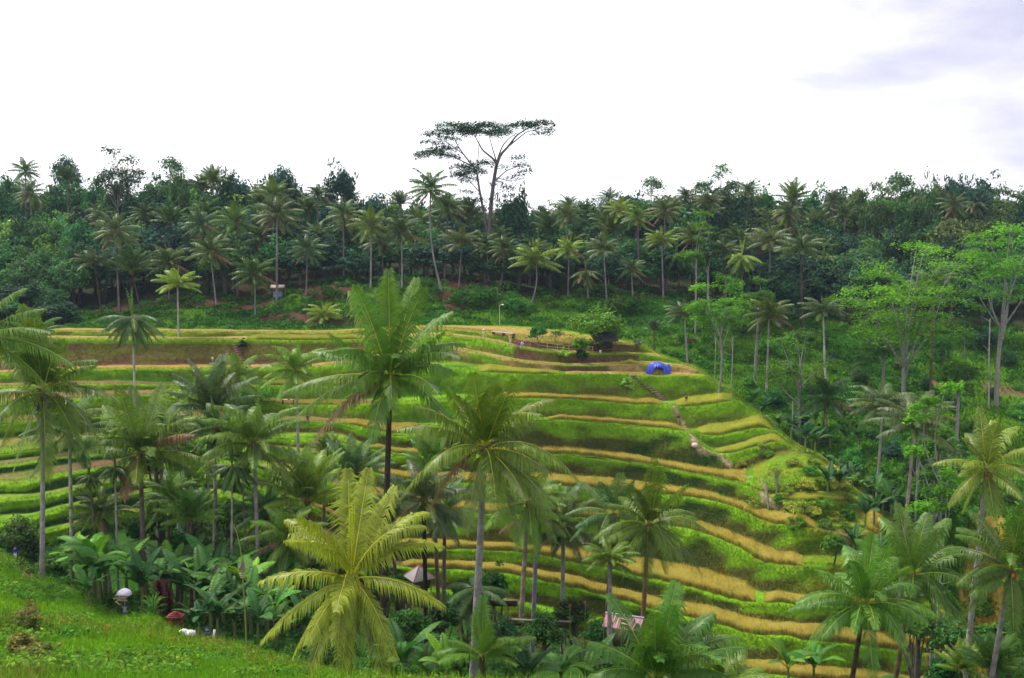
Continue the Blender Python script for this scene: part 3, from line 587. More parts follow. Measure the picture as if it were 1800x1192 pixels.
palm('tall pale-trunked coconut palm in front centre with long arching fronds', 852, 790, 158, D=56, base=(826, 1215), col=(.36, .31, .36), g='m', seed=5, nl=100, tr=1.1, dry=(1,), gcol=G_MID * .88 + G_YEL * .07,
     tips=[(-.95,-.62,.38),(-.62,-.75,.36),(-.9,.22,.26),(-.72,.5,.2),(-.35,.68,.15),(-.1,.9,.05),(.12,.78,.08),(.3,.85,.02),(.72,.52,.28),(.98,-.28,.42),(.62,-.55,.4),(.35,-.95,.3,-.3),(.75,-.9,.36,-.4),(-.2,-.85,.25,-.2),(.15,-.6,.5,-.7),(-.3,.4,.3,.6),(-.6,-.1,.35,-.5),(.55,.2,.3,.5)])
palm('short coconut palm with bright yellow-green fronds and orange fruit stalks, lower centre', 618, 1018, 165, D=46, base=(598, 1300), col=BROWN, g='y', seed=8, nl=105, nuts=(.55, .2, .03), gcol=np.array([.30, .37, .02]),
     tips=[(-.92,.02,.2),(-.88,-.55,.22,-.3),(-.42,-.98,.22,-.5),(-.05,-1.02,.16,-.5),(.42,-.95,.25,-.5),(.98,-.22,.25,-.2),(-.72,.55,.28,.3),(-.4,.8,.22),(-.12,1.02,.04),(.12,1.05,.02),(.4,.85,.08),(.75,.6,.3,.4),(.55,.45,.35,.5),(-.75,.3,.3,.6),(.5,-.72,.3,-.4),(-.6,-.78,.25,-.1),(.9,.2,.3,.5),(0,-.45,.7,-.9)])
palm('large coconut palm at left edge of slope with dark coconuts and grey trunk', 76, 690, 132, D=84, base=(50, 1010), col=(.33, .29, .30), g='d', seed=12, nl=85, nuts=(.09, .05, .06), gcol=G_MID * .8,
     tips=[(-.85,-.08,.22),(-.7,-.75,.25),(-.35,-1.05,.18),(.08,-1.1,.1,-.2),(.85,-.78,.4),(1.0,-.1,.3),(.6,-.65,.35,-.4),(.2,1.1,.02),(.0,1.15,.02),(-.4,.75,.3,-.3),(.55,.75,.15),(.85,.45,.28),(.65,.35,.2),(-.15,.55,.55,-.6),(.3,-.8,.3,.4),(-.6,.4,.2,.4)])
palm('coconut palm cut by the left border, only its arching frond tips showing', -45, 598, 120, D=78, base=(-50, 1000), col=GREY, g='m', seed=14, nl=85, gcol=G_MID * .75,
     tips=[(.9,.42,.2),(1.1,.12,.2),(1.3,-.38,.25),(.9,-.75,.3),(.3,.9,.1),(-.5,.6,.2),(-.9,0,.2),(-.6,-.6,.2),(.2,-.9,.2),(1.0,-.1,.3,.4),(.6,.7,.25,.3)])
palm('coconut palm with crown over reddish dead fronds, standing behind the banana grove', 246, 800, 125, D=92, base=(236, 960), col=(.2, .16, .14), g='m', seed=17, nl=80, dry=(7, 11), nuts=(.12, .05, .02), gcol=G_MID * .85, tr=1.3,
     tips=[(-.98,-.02,.2),(-.75,.3,.25),(-.55,-.3,.25),(-.25,.85,.05),(-.05,1.02,.02),(.15,.9,.02),(.5,.6,.05),(.85,.35,.2),(1.0,-.05,.2),(.7,-.25,.2),(.3,.35,.3,-.5),(-.1,-.5,.3,-.4),(-.6,.6,.1,.4),(-.15,.45,.4,-.6)])
palm('coconut palm at the lower right with crown touching the golden terraces', 1520, 1062, 125, D=62, base=(1514, 1240), col=DARK, g='m', seed=19, nl=90, nuts=(.25, .13, .03), gcol=G_MID * .95,
     tips=[(-.95,.05,.3),(-.95,-.18,.2),(-.85,-.55,.3,-.2),(-.05,-.95,.2,-.6),(-.75,.55,.2),(-.3,.72,.15),(.05,1.0,.0),(.12,.95,.0,.1),(.35,.75,.1),(.72,.25,.35),(.95,-.1,.3),(.9,-.62,.36),(.55,-.7,.3,-.3),(.3,-.3,.5,-.7),(-.35,-.15,.4,-.6),(.6,.5,.3,.5)])
palm('coconut palm just behind the lower right one with long hanging fronds', 1605, 1012, 118, D=70, base=(1590, 1230), col=BROWN, g='d', seed=23, nl=85, gcol=G_MID * .85,
     tips=[(-.8,.5,.2),(-.5,.75,.15),(-.1,.95,.02),(.1,.9,.05),(.35,.8,.1),(.9,.35,.3),(1.0,-.25,.4),(.85,-.7,.4),(.45,-.95,.35),(-.2,-.6,.3,-.4),(-.9,.1,.3),(.7,.7,.2,.5),(.3,-.5,.6,-.7)])
palm('coconut palm at the lower right border with orange fruit stalks', 1776, 1002, 112, D=66, base=(1772, 1250), col=(.24, .2, .22), g='d', seed=29, nl=85, nuts=(.4, .17, .03), gcol=G_MID * .8,
     tips=[(-.95,-.1,.35),(-.7,-.75,.25),(-.85,.55,.3),(-.45,.8,.2),(-.1,1.1,.05),(.2,1.0,.05),(.6,.6,.2),(.9,.2,.3),(.9,-.5,.3),(.4,-.9,.3),(-.1,-.9,.2,-.4),(-.3,.3,.6,-.6)])
palm('coconut palm on the right with splayed fronds above a pale bare trunk', 1734, 826, 92, D=84, base=(1716, 985), col=GREY, g='m', seed=31, nl=75, nuts=(.35, .16, .03), gcol=G_MID * .75 + G_YEL * .18,
     tips=[(-.85,.05,.3),(-.8,-.6,.25),(-.35,-.85,.2),(-.05,-.8,.1,-.5),(.4,-.85,.2),(.7,-.6,.3),(.95,.0,.3),(.6,.5,.2),(.12,1.05,.0),(-.1,.95,.02),(-.45,.6,.2),(.35,.8,.05)])
palm('leafy coconut palm leaning over the golden rice, centre right', 1140, 925, 105, D=76, base=(1130, 1110), col=(.25, .13, .09), g='m', seed=33, nl=85, nuts=(.3, .13, .04), gcol=G_MID * .85,
     tips=[(-.75,-.75,.42),(-.4,-.9,.4),(-.1,-.85,.5,-.5),(.35,-.9,.35),(.85,-.75,.36),(.98,-.1,.4),(.8,.1,.3,.4),(.5,.85,.02),(.0,1.25,.0),(.12,1.1,.0),(-.35,.8,.1),(-.7,.45,.25),(-.9,-.1,.35),(.25,-.4,.6,-.7)])
palm('coconut palm with reddish heart crowding the left side of the leaning one', 1078, 905, 85, D=82, base=(1062, 1090), col=(.15, .09, .07), g='d', seed=35, nl=75, gcol=G_BLU * .95,
     tips=[(-.95,.05,.3),(-.85,-.5,.35),(-.5,-.95,.35),(-.2,-1.2,.2),(.1,.95,.02),(-.3,.8,.1),(.3,.85,.05),(.65,.4,.2),(.8,-.2,.3),(.3,-.7,.3),(-.7,.6,.2,.4),(-.35,-.3,.5,-.6)])
palm('coconut palm right behind the tall pale-trunked one with drooping grey-green fronds', 928, 884, 92, D=78, base=(908, 1130), col=(.27, .22, .17), g='m', seed=37, nl=75, gcol=G_MID * .7 + G_YEL * .2,
     tips=[(.85,-.75,.35),(.6,.3,.3),(.3,.75,.1),(0,.8,.05),(-.4,.6,.1),(-.8,.2,.3),(-.85,-.45,.35),(-.25,-1.0,.3),(.1,-1.0,.3),(.45,-.9,.4),(.9,.0,.3,.4)])
palm('fan of big young fronds rising from the bottom border, right of centre', 1152, 1195, 165, D=47, base=(1150, 1300), col=BROWN, g='m', seed=39, nl=100, gcol=G_MID * .95,
     tips=[(-.85,-.1,.4),(-.7,.4,.2),(-.45,.75,.15),(-.1,.95,.05),(.1,.98,.02),(.3,.85,.1),(.65,.6,.2),(.95,.3,.2),(-.2,.55,.2,-.4),(.9,-.1,.3),(.25,.95,.02,.3)])
palm('low fan palm crown at the bottom border beneath the red ginger flowers', 1262, 1215, 110, D=50, base=(1262, 1300), col=BROWN, g='m', seed=41, nl=80, gcol=G_MID * 1.05,
     tips=[(-.8,.1,.3),(-.5,.45,.2),(-.1,.55,.2),(.3,.45,.25),(.75,.25,.3),(.9,-.1,.3),(-.9,-.2,.3),(.5,.5,.2,.4)])
palm('upright single-fan young palm in the lower centre beside the pale trunk', 848, 1155, 95, D=52, base=(848, 1260), col=BROWN, g='m', seed=43, nl=75, gcol=G_MID * .9 + G_YEL * .08,
     tips=[(0,1.0,.0),(-.12,.75,.02),(.15,.8,.0),(-.6,.4,.2),(.85,.25,.35),(.95,.45,.2),(-.8,.1,.3)])
# middle-distance palms: (label, crown u, crown v, radius px, base, options)
MID = [
 ('young coconut palm with one orange frond below the big centre palm', 540, 882, 85, dict(D=96, base=(535, 1000), style='young', g='y', col=BROWN, seed=1)),
 ('bluish young coconut palm left of the big dark centre trunk', 620, 846, 66, dict(D=104, base=(620, 960), style='young', g='b', col=BROWN, seed=2)),
 ('coconut palm with dark trunk beside the grey hut roof', 745, 882, 82, dict(D=84, base=(745, 1040), style='full', g='o', col=(.03, .025, .02), seed=3)),
 ('slender coconut palm behind the dark-trunked palm near the hut roof', 782, 905, 55, dict(D=96, base=(772, 990), style='full', g='b', col=(.2, .12, .14), seed=4)),
 ('thin violet-trunked palm standing in the flower garden', 944, 905, 66, dict(D=88, base=(932, 1120), style='full', g='m', col=(.26, .22, .3), seed=0)),
 ('short palm whose ringed trunk stands by the pink tin roof', 1072, 985, 45, dict(D=72, base=(1078, 1125), style='star', g='y', col=(.3, .26, .27), seed=2)),
 ('coconut palm with pale trunk rising behind the left banana grove', 446, 780, 90, dict(D=94, base=(444, 970), style='full', g='m', col=PALE, seed=1, nuts=(.2, .1, .05))),
 ('palm half hidden behind the large left palm, orange flower stalk below', 122, 765, 80, dict(D=96, base=(105, 950), style='full', g='d', col=PALE, seed=3, nuts=(.6, .22, .02))),
 ('upright coconut palm behind the slender areca palms', 372, 725, 75, dict(D=104, base=(372, 960), style='young', g='b', col=GREY, seed=4)),
 ('small coconut palm in front of the bare terrace wall on the left', 418, 668, 52, dict(base=(412, 735), style='full', g='m', col=BROWN, seed=0)),
 ('coconut palm with thin pale trunk left of the big centre palm', 520, 652, 56, dict(D=128, base=(520, 785), style='full', g='y', col=PALE, seed=1)),
 ('drooping dark coconut palm on the upper left terraces', 233, 560, 55, dict(D=150, base=(232, 680), style='droop', g='d', col=PALE, seed=2)),
 ('coconut palm right of the spur with ragged fronds, thick brown skirt', 1552, 715, 52, dict(D=132, base=(1552, 830), style='star', g='o', col=GREY, seed=3)),
 ('coconut palm with yellow drooping fronds beyond the golden ridge', 1608, 748, 66, dict(D=112, base=(1600, 905), style='star', g='o', col=(.3, .22, .2), seed=4)),
 ('squat coconut palm in the banana gully right of the spur', 1452, 702, 52, dict(D=150, base=(1450, 790), style='full', g='d', col=BROWN, seed=1)),
 ('tall straight coconut palm with pale stem at the dark forest gap', 1447, 548, 36, dict(D=172, base=(1457, 658), style='star', g='o', col=PALE, seed=0)),
 ('coconut palm beside the bright feathery tree right of the plateau', 1352, 555, 40, dict(D=178, base=(1350, 632), style='full', g='m', col=GREY, seed=1)),
 ('coconut palm right of the plateau, brown skirt under its crown', 1203, 553, 32, dict(D=178, base=(1212, 645), style='star', g='o', col=GREY, seed=2)),
 ('little upright palm on the green steps beyond the open hut', 1150, 580, 17, dict(D=186, base=(1150, 612), style='young', g='b', col=BROWN, seed=3)),
 ('stemless yellowish palm at the edge of the bare soil patch', 570, 555, 30, dict(base=(570, 572), style='star', g='y', col=BROWN, seed=4)),
 ('bright coconut palm standing out in front of the left grass bank', 312, 500, 36, dict(base=(314, 592), style='star', g='y', col=PALE, seed=0)),
 ('coconut palm right of the bright one, at the end of the grass bank', 448, 482, 40, dict(base=(450, 553), style='full', g='m', col=PALE, seed=1)),
 ('very tall coconut palm beside the small blue-walled hut', 487, 380, 40, dict(base=(488, 533), style='full', g='o', col=PALE, seed=2)),
 ('coconut palm behind the soil strip, leaning its two stems', 370, 445, 38, dict(base=(383, 541), style='full', g='d', col=PALE, seed=3)),
 ('coconut palm in the left forest edge above the grass bank', 296, 462, 38, dict(D=212, base=(300, 540), style='full', g='m', col=GREY, seed=1)),
 ('tall coconut palm with thick drooping skirt at the left forest edge', 203, 408, 38, dict(D=208, base=(212, 530), style='full', g='o', col=GREY, seed=2)),
 ('coconut palm low against the dark bushes at far left', 166, 462, 32, dict(D=206, base=(182, 545), style='star', g='o', col=BROWN, seed=0)),
 ('dense coconut palm in the shade left of the bright one', 232, 478, 36, dict(D=206, base=(250, 550), style='young', g='d', col=BROWN, seed=3)),
 ('high coconut palm above the soil strip', 415, 392, 36, dict(D=222, base=(420, 525), style='full', g='m', col=GREY, seed=0)),
 ('coconut palm in the second row above the soil strip', 355, 395, 34, dict(D=224, base=(352, 525), style='full', g='b', col=GREY, seed=1)),
 ('coconut palm right of the blue-walled hut', 540, 440, 32, dict(base=(540, 517), style='full', g='b', col=GREY, seed=2)),
 ('coconut palm above and right of the hut in the forest edge', 604, 378, 32, dict(D=222, base=(606, 500), style='full', g='b', col=GREY, seed=3)),
 ('coconut palm on the slope left of the leaning skyline palm, first of two', 653, 398, 36, dict(base=(653, 506), style='full', g='m', col=PALE, seed=0)),
 ('coconut palm on the slope left of the leaning skyline palm, second of two', 706, 408, 36, dict(base=(708, 508), style='full', g='o', col=PALE, seed=1)),
 ('tall leaning coconut palm breaking the skyline left of the giant tree', 757, 335, 38, dict(base=(778, 512), style='full', g='m', col=PALE, seed=2, bend=-1)),
 ('coconut palm tucked behind the leaning skyline palm', 787, 368, 32, dict(D=224, base=(782, 500), style='full', g='d', col=GREY, seed=3)),
 ('coconut palm below the giant tree, fronds catching the light', 812, 428, 36, dict(base=(807, 506), style='star', g='o', col=GREY, seed=0)),
 ('coconut palm with curved trunk on the grassy bank', 942, 460, 42, dict(base=(933, 531), style='star', g='y', col=PALE, seed=1, bend=1.5)),
 ('dark palm between the giant tree and the curved palm', 888, 440, 30, dict(D=220, base=(880, 510), style='full', g='d', col=GREY, seed=2)),
 ('short wide coconut palm right of the curved one', 1030, 478, 30, dict(base=(1034, 525), style='droop', g='o', col=PALE, seed=3)),
 ('slim coconut palm second right of the curved palm', 1061, 438, 28, dict(base=(1066, 526), style='star', g='o', col=PALE, seed=0)),
 ('small pale coconut palm above the far green steps', 1110, 474, 25, dict(base=(1112, 529), style='full', g='o', col=PALE, seed=1)),
 ('tall pale-stemmed coconut palm above the far green steps', 1163, 423, 27, dict(base=(1165, 524), style='star', g='y', col=PALE, seed=2)),
 ('coconut palm high behind the pale-stemmed ones', 1121, 384, 26, dict(D=226, base=(1123, 500), style='full', g='m', col=GREY, seed=3)),
 ('tall coconut palm near the skyline above the curved palm', 997, 380, 28, dict(D=228, base=(998, 515), style='full', g='o', col=GREY, seed=0)),
 ('lower coconut palm right below it with a yellowish skirt', 1000, 440, 26, dict(D=219, base=(998, 520), style='full', g='y', col=PALE, seed=1)),
 ('coconut palm behind the pale-stemmed palms to their right', 1168, 372, 28, dict(D=230, base=(1170, 500), style='full', g='o', col=GREY, seed=2)),
 ('rust-coloured coconut palm, trunk thickly skirted, at the dark gap', 1408, 440, 40, dict(D=198, base=(1412, 562), style='star', g='o', col=(.2, .1, .09), seed=3)),
 ('coconut palm left of the rust-coloured one', 1354, 425, 36, dict(D=206, base=(1352, 560), style='star', g='o', col=GREY, seed=0)),
 ('coconut palm with hanging pale fronds above the bright feathery tree', 1304, 450, 34, dict(D=204, base=(1306, 545), style='droop', g='y', col=GREY, seed=1)),
 ('reddish coconut palm just left of the hanging-frond one', 1272, 442, 28, dict(D=208, base=(1274, 540), style='star', g='o', col=BROWN, seed=2)),
 ('coconut palm inside the large feathery tree on the right', 1642, 500, 40, dict(D=176, base=(1640, 610), style='star', g='o', col=BROWN, seed=3)),
 ('skyline palm at the far left corner', 45, 302, 24, dict(D=262, style='full', g='b', col=GREY, seed=0)),
 ('second skyline palm from the left corner', 118, 318, 24, dict(D=262, style='young', g='b', col=GREY, seed=1)),
 ('palm below the left corner skyline palms', 52, 340, 26, dict(D=250, style='full', g='b', col=GREY, seed=2)),
 ('skyline palm between the layered trees on the left', 375, 322, 26, dict(D=262, style='young', g='m', col=GREY, seed=3)),
 ('small skyline palm right of the giant tree', 1070, 350, 20, dict(D=262, style='full', g='b', col=GREY, seed=0)),
 ('skyline palm left of the open flat-topped tree', 1205, 346, 20, dict(D=258, style='full', g='o', col=BROWN, seed=1)),
 ('skyline palm directly under the open flat-topped tree', 1246, 354, 24, dict(D=250, style='star', g='o', col=BROWN, seed=2)),
 ('skyline palm right of the open flat-topped tree', 1316, 338, 22, dict(D=256, style='full', g='d', col=BROWN, seed=3)),
 ('bushy skyline palm with a tall spear, right half', 1394, 350, 28, dict(D=250, style='young', g='m', col=BROWN, seed=0)),
 ('palm below the bushy skyline palm, reddish stem', 1386, 376, 22, dict(D=240, style='full', g='o', col=BROWN, seed=1)),
 ('skyline palm with orange skirt at right', 1677, 362, 26, dict(D=246, style='full', g='o', col=(.3, .13, .05), seed=2)),
 ('skyline palm with rust skirt furthest right', 1712, 358, 26, dict(D=252, style='droop', g='o', col=BROWN, seed=3)),
 ('skyline palm between small flat tree and giant tree', 1000, 362, 20, dict(D=268, style='full', g='b', col=GREY, seed=2)),
 ('pale green palm right of the giant tree, half buried in the canopy', 1090, 372, 26, dict(D=246, style='full', g='y', col=GREY, seed=0)),
 ('dark palm in the canopy left of the leaning skyline palm', 560, 345, 24, dict(D=252, style='full', g='d', col=GREY, seed=3)),
 ('coconut palm in the canopy above the hut with long fronds', 482, 345, 34, dict(D=240, style='full', g='m', col=GREY, seed=0)),
 ('palm on the green slope at right between feathery trees', 1650, 790, 36, dict(D=128, base=(1650, 860), style='star', g='o', col=BROWN, seed=0)),
 ('stout palm low in the bottom right corner', 1745, 1180, 60, dict(D=68, style='young', g='m', col=BROWN, seed=1)),
 ('tufted young palm by the straw path in the bottom right corner', 1690, 1178, 40, dict(D=72, style='young', g='y', col=BROWN, seed=4)),
]
MID += [
 ('coconut palm filling the gap left of the banana grove crest', 176, 905, 50, dict(D=96, style='full', g='d', col=GREY, seed=2)),
 ('coconut palm low between the left grove and the grey trunks', 300, 880, 60, dict(D=98, style='full', g='m', col=BROWN, seed=3)),
 ('short coconut palm under the thick-skirted left palm', 335, 915, 52, dict(D=92, style='young', g='m', col=BROWN, seed=1)),
 ('coconut palm tucked behind the bamboo offering pole', 470, 905, 62, dict(D=98, style='full', g='d', col=BROWN, seed=4)),
 ('half-hidden coconut palm behind the yellow-green front palm, left side', 505, 950, 66, dict(D=88, style='full', g='m', col=BROWN, seed=0)),
 ('shaded coconut palm right of the yellow-green front palm', 690, 930, 60, dict(D=92, style='young', g='b', col=BROWN, seed=2)),
 ('coconut palm between the two right-hand stems of the garden', 990, 925, 66, dict(D=90, style='full', g='o', col=GREY, seed=4)),
 ('low dark palm spreading over the garden path', 835, 1035, 62, dict(D=78, style='droop', g='b', col=BROWN, seed=1)),
 ('small palm on the middle terraces above the bluish young one', 575, 800, 34, dict(D=118, style='young', g='m', col=BROWN, seed=3)),
 ('leafy palm on the bay terraces right of the dark centre trunk', 760, 825, 52, dict(D=104, style='young', g='m', col=BROWN, seed=2)),
 ('palm with arching fronds on the bay terraces left of the upright one', 285, 760, 55, dict(D=112, style='full', g='b', col=GREY, seed=3)),
 ('small dark palm over the upper left terraces near the border', 62, 590, 45, dict(D=140, style='full', g='m', col=GREY, seed=1)),
]
for lab, u, v, r, o in MID: palm(lab, u, v, r, group='coconut palms', **o)
# slender areca palms: thin stems, small dense drooping heads
_ar = [crown_mesh('areca_crown', 1.0, st, g, 34, 50 + i, nf=11, wd=0.05) for i, (st, g) in enumerate([('full', G_DEEP * .9), ('droop', G_DEEP * .7), ('full', G_MID * .8)])]
for lab, u, v, r, D, b, k, c in [('slender areca palm with white stem, tallest in the left grove', 380, 752, 62, 96, (355, 965), 0, PALE),
   ('areca palm with dark tassel-like head hanging low', 408, 820, 55, 92, (390, 1000), 1, PALE),
   ('thin areca palm with a small dark withered head', 157, 838, 28, 90, (158, 950), 1, BROWN),
   ('thin areca palm with bushy dark head, right of the withered one', 202, 822, 38, 90, (187, 970), 1, PALE),
   ('areca palm with pale stem between the tassel one and the grey-trunked palm', 425, 815, 40, 98, (421, 910), 0, PALE),
   ('thin areca palm standing behind the banana grove, right part', 365, 770, 40, 100, (352, 990), 2, GREY)]:
    q = at(u, v, D); bx = px(b[0], D); z = gz(bx, D); t = thing('areca_palm', lab, 'palm tree', (bx, D, z), 0, 'areca palms')
    vv = (q[0] - bx, 0, q[2] - z); link('trunk', trunk_mesh(vv, .12, .08, c, rings=True), t)
    rad = r / F * D; link('crown', _ar[k], t, vv, u * .7, (rad, rad, rad * 1.1))
    sh = MB(); sh.tube([(0, 0, -1.0), (0, 0, -.2), (0, 0, .2)], [.09, .13, .05], (.09, .22, .03), 7); link('crownshaft', sh.mesh('crownshaft', M_COL, True), t, vv)

# ------------------------------------------------------------------ broadleaf, feathery and giant trees
def leaf_blob(mb, c, r, n, size, col, rg, flat=1.0, asp=1.5, var=0.22):
    d = nrm(rg.normal(0, 1, (n, 3))); k = rg.uniform(0.55, 1.08, (n, 1)); q = np.asarray(c) + d * np.asarray(r) * k
    nor = nrm(d * np.array([1, 1, 1.6]) + np.array([0, 0, 0.5]) + rg.normal(0, 0.45, (n, 3))); t = nrm(np.cross(nor, rg.normal(0, 1, (n, 3)))); b = np.cross(nor, t)
    s = (size * rg.uniform(0.6, 1.35, n))[:, None]
    V = np.stack([q - t * s * asp / 2, q - b * s * .42, q + t * s * asp / 2, q + b * s * .42], 1).reshape(-1, 3)
    cc = col * (1 + var * rg.normal(0, 1, (n, 1))).clip(.4, 1.8); mb.add(V, np.repeat(cc, 4, 0).clip(.002, 1), None, np.arange(4 * n).reshape(-1, 4))
def limb(mb, a, b, r0, r1, col, rg, bend=0.12, n=7):
    a, b = np.asarray(a, float), np.asarray(b, float); t = np.linspace(0, 1, n)[:, None]; L_ = np.linalg.norm(b - a); o = rg.normal(0, bend * L_, 3) * np.array([1, 1, .5])
    p = a * (1 - t) + b * t + o * np.sin(t * math.pi) * .6; mb.tube(p, np.linspace(r0, r1, n), col, 6, False); return p
def broadleaf(seed, H=10.0, rx=3.6, rz=3.6, col=(0.03, 0.085, 0.014), ncl=34, per=95, leaf=0.42, gap=0.0, barkc=(.10, .085, .07), shape='round', low=0.25):
    """unit trees about H tall; returns trunk mesh and crown mesh"""
    rg = np.random.default_rng(seed); tm, cm = MB(), MB(); col = np.array(col); cz = H - rz
    n = 8; t = np.linspace(0, 1, n); tr = np.stack([.25 * np.sin(t * 3 + seed), .25 * np.cos(t * 2 + seed) - .25, t * (cz + rz * .3) * 1.0 - .6 * (1 - t)], -1)
    tm.tube(tr, np.linspace(.3, .1, n) * H / 10, barkc, 7)
    for i in range(ncl):
        d = nrm(rg.normal(0, 1, 3)); d[2] = abs(d[2]) * 1.1 - low if shape != 'col' else d[2]; k = rg.uniform(.4, .84)
        c = np.array([d[0] * rx * k, d[1] * rx * k, cz + d[2] * rz * k]); rr = rg.uniform(.24, .42) * rx
        if i < 14: j = int(rg.integers(3, n)); limb(tm, tr[j], c, .09 * H / 10, .02, barkc, rg)
        br = rg.uniform(.7, 1.35) * np.array([rg.uniform(.85, 1.25), 1, rg.uniform(.8, 1.1)])
        leaf_blob(cm, c, (rr, rr, rr * .68), per, leaf, col * br, rg)
        leaf_blob(cm, c + rg.normal(0, rr * .8, 3), (rr * .8, rr * .8, rr * .5), per // 4, leaf, col * br * 1.1, rg)
    return tm.mesh('trunk', M_BARK, True), cm.mesh('crown', M_LEAF)
def feathery(seed, H=18.0, rx=7.0, col=(0.12, 0.30, 0.016), nl=7, pads=5, leaf=.34, per=170, padr=1.9, fork=.5, barkc=(.25, .23, .215), spread=1.0, flat=0.34, mat=None, tr=.3, low=.0):
    """albizia: bare pale forked trunk, limbs fanning up, flat layered sprays of fine leaves"""
    rg = np.random.default_rng(seed); tm, cm = MB(), MB(); col = np.array(col); fz = H * fork
    p = limb(tm, (0, 0, -.8), (rg.uniform(-.4, .4), 0, fz), tr, tr * .72, barkc, rg, .02, 9)
    for i in range(nl):
        az = i * 6.283 / nl + rg.uniform(-.35, .35); top = H * rg.uniform(.62, .97) if i else H * .98; rr = rx * rg.uniform(.35, .85) * spread if i else rx * .1
        s = p[-1 - int(rg.integers(0, 3))] if i % 2 else p[-1]
        e = np.array([math.cos(az) * rr, math.sin(az) * rr, top]); lp = limb(tm, s, e, tr * .42, .045, barkc, rg, .09, 10)
        for j in range(pads):
            k = 9 if j < 2 else int(rg.integers(4, 9)); a = lp[k]; ang = az + rg.uniform(-1.4, 1.4); ex = rg.uniform(.08, .32) * rx if j else 0
            c = a + np.array([math.cos(ang) * ex, math.sin(ang) * ex, .05 * ex + rg.uniform(-.02, .06) * rx])
            if j: tm.tube([a, (a + c) / 2 + np.array([0, 0, .1]), c], [.06, .045, .02], barkc, 4, False)
            pr = padr * rg.uniform(.7, 1.25); m = int(per * (pr / padr) ** 2)
            ang2 = rg.uniform(0, 6.28, m); q = np.sqrt(rg.random(m)) * pr * (1 + .25 * np.sin(ang2 * 5 + i)); zz = rg.normal(0, flat * .75, m) - .16 * q ** 2 / pr + q * (rg.uniform(-.3, .3) * np.cos(ang2) + rg.uniform(-.2, .35) * np.sin(ang2)) + .12 * pr * np.sin(ang2 * 3 + j) * q / pr
            el = rg.uniform(.75, 1.5); ctr = c + np.stack([np.cos(ang2) * q * el, np.sin(ang2) * q, zz], -1)
            nor = np.array([0, 0, 1.0]) + rg.normal(0, .33, (m, 3)); nor = nrm(nor); t = nrm(np.cross(nor, rg.normal(0, 1, (m, 3)))); b = np.cross(nor, t); s_ = (leaf * rg.uniform(.6, 1.3, m))[:, None]
            V = np.stack([ctr - t * s_ * .8, ctr - b * s_ * .4, ctr + t * s_ * .8, ctr + b * s_ * .4], 1).reshape(-1, 3)
            cc = col * rg.uniform(.62, 1.3) * (1 + .2 * rg.normal(0, 1, (m, 1))).clip(.5, 1.5); cm.add(V, np.repeat(cc, 4, 0).clip(.002, 1), None, np.arange(4 * m).reshape(-1, 4))
    return tm.mesh('trunk', M_BARK, True), cm.mesh('crown', mat or M_LEAF2)

_top = {}
def plant_tree(label, pr, H0, rx0, uc, vtop, halfw, D=None, base=None, rz=0.0, group=None, cat='tree', name='broadleaf_tree', zb=None):
    """scale a prototype so that its foot stands on the ground and its top and width match the photo"""
    if base is not None and D is None: D = hit(*base)[1]
    x = px(uc if base is None else base[0], D); z = gz(x, D); top = at(uc, vtop, D)[2]; H = max(top - z, 1.0)
    if pr[1].name not in _top: co = np.zeros(len(pr[1].vertices) * 3, np.float32); pr[1].vertices.foreach_get('co', co); _top[pr[1].name] = float(np.percentile(co[2::3], 99))
    s = H / _top[pr[1].name]; sx = (halfw / F * D) / rx0
    t = thing(name, label, cat, (x, D, z), rz, group, (sx, sx, s)); link('trunk', pr[0], t); link('crown', pr[1], t); return t

DK = (0.026, 0.080, 0.036); MD = (0.046, 0.135, 0.034); PL = (0.10, 0.25, 0.032); OLV = (0.07, 0.125, 0.032); BL = (0.028, 0.085, 0.050)
PROT = {}
for nm, a in {'dark': [(1, DK), (2, DK), (3, BL)], 'mid': [(4, MD), (5, MD), (6, MD)], 'olive': [(7, OLV), (8, OLV)], 'pale': [(9, PL), (10, PL)]}.items():
    PROT[nm] = [broadleaf(sd, col=c, H=10, rx=3.8, rz=4.3, ncl=40, per=105, leaf=.36, low=.55) for sd, c in a]
PROT['airy'] = [broadleaf(21, col=BL, ncl=46, per=50, leaf=.30, rz=3.2), broadleaf(22, col=BL, ncl=42, per=46, leaf=.30, rz=3.0)]
PROT['layer'] = [feathery(31, 12, 5, (.045, .115, .02), 6, 4, .3, 120, 1.6, .45, (.2, .18, .16), tr=.2, mat=M_LEAF), feathery(32, 12, 5, (.04, .105, .025), 7, 4, .3, 110, 1.5, .5, (.2, .18, .16), tr=.2, mat=M_LEAF)]
WORD = {'dark': 'dark round-crowned tree', 'mid': 'leafy mid-green tree', 'olive': 'dull olive-green tree', 'pale': 'pale bright-green tree', 'layer': 'flat-layered tree'}
ORD = 'first second third fourth fifth sixth seventh eighth ninth tenth eleventh twelfth thirteenth fourteenth fifteenth sixteenth seventeenth eighteenth nineteenth twentieth'.split()
def ordn(i): return ORD[i] if i < 20 else 'twenty-' + ORD[i - 20] if i < 29 else 'thirty-' + ORD[i - 30] if i >= 30 else 'thirtieth'
SKY = [(-60,292),(0,300),(45,318),(100,335),(150,335),(200,318),(260,320),(330,315),(400,322),(450,318),(500,318),(540,338),(600,335),(640,356),(700,352),(750,352),(800,345),(850,362),(880,372),(905,352),(940,368),(1000,362),(1060,355),(1130,345),(1200,345),(1300,342),(1400,340),(1500,335),(1560,330),(1600,322),(1700,325),(1760,340),(1860,345)]
skv = lambda u: float(np.interp(u, [a for a, b in SKY], [b for a, b in SKY]))
rg = np.random.default_rng(5); counts = {}; pend = []
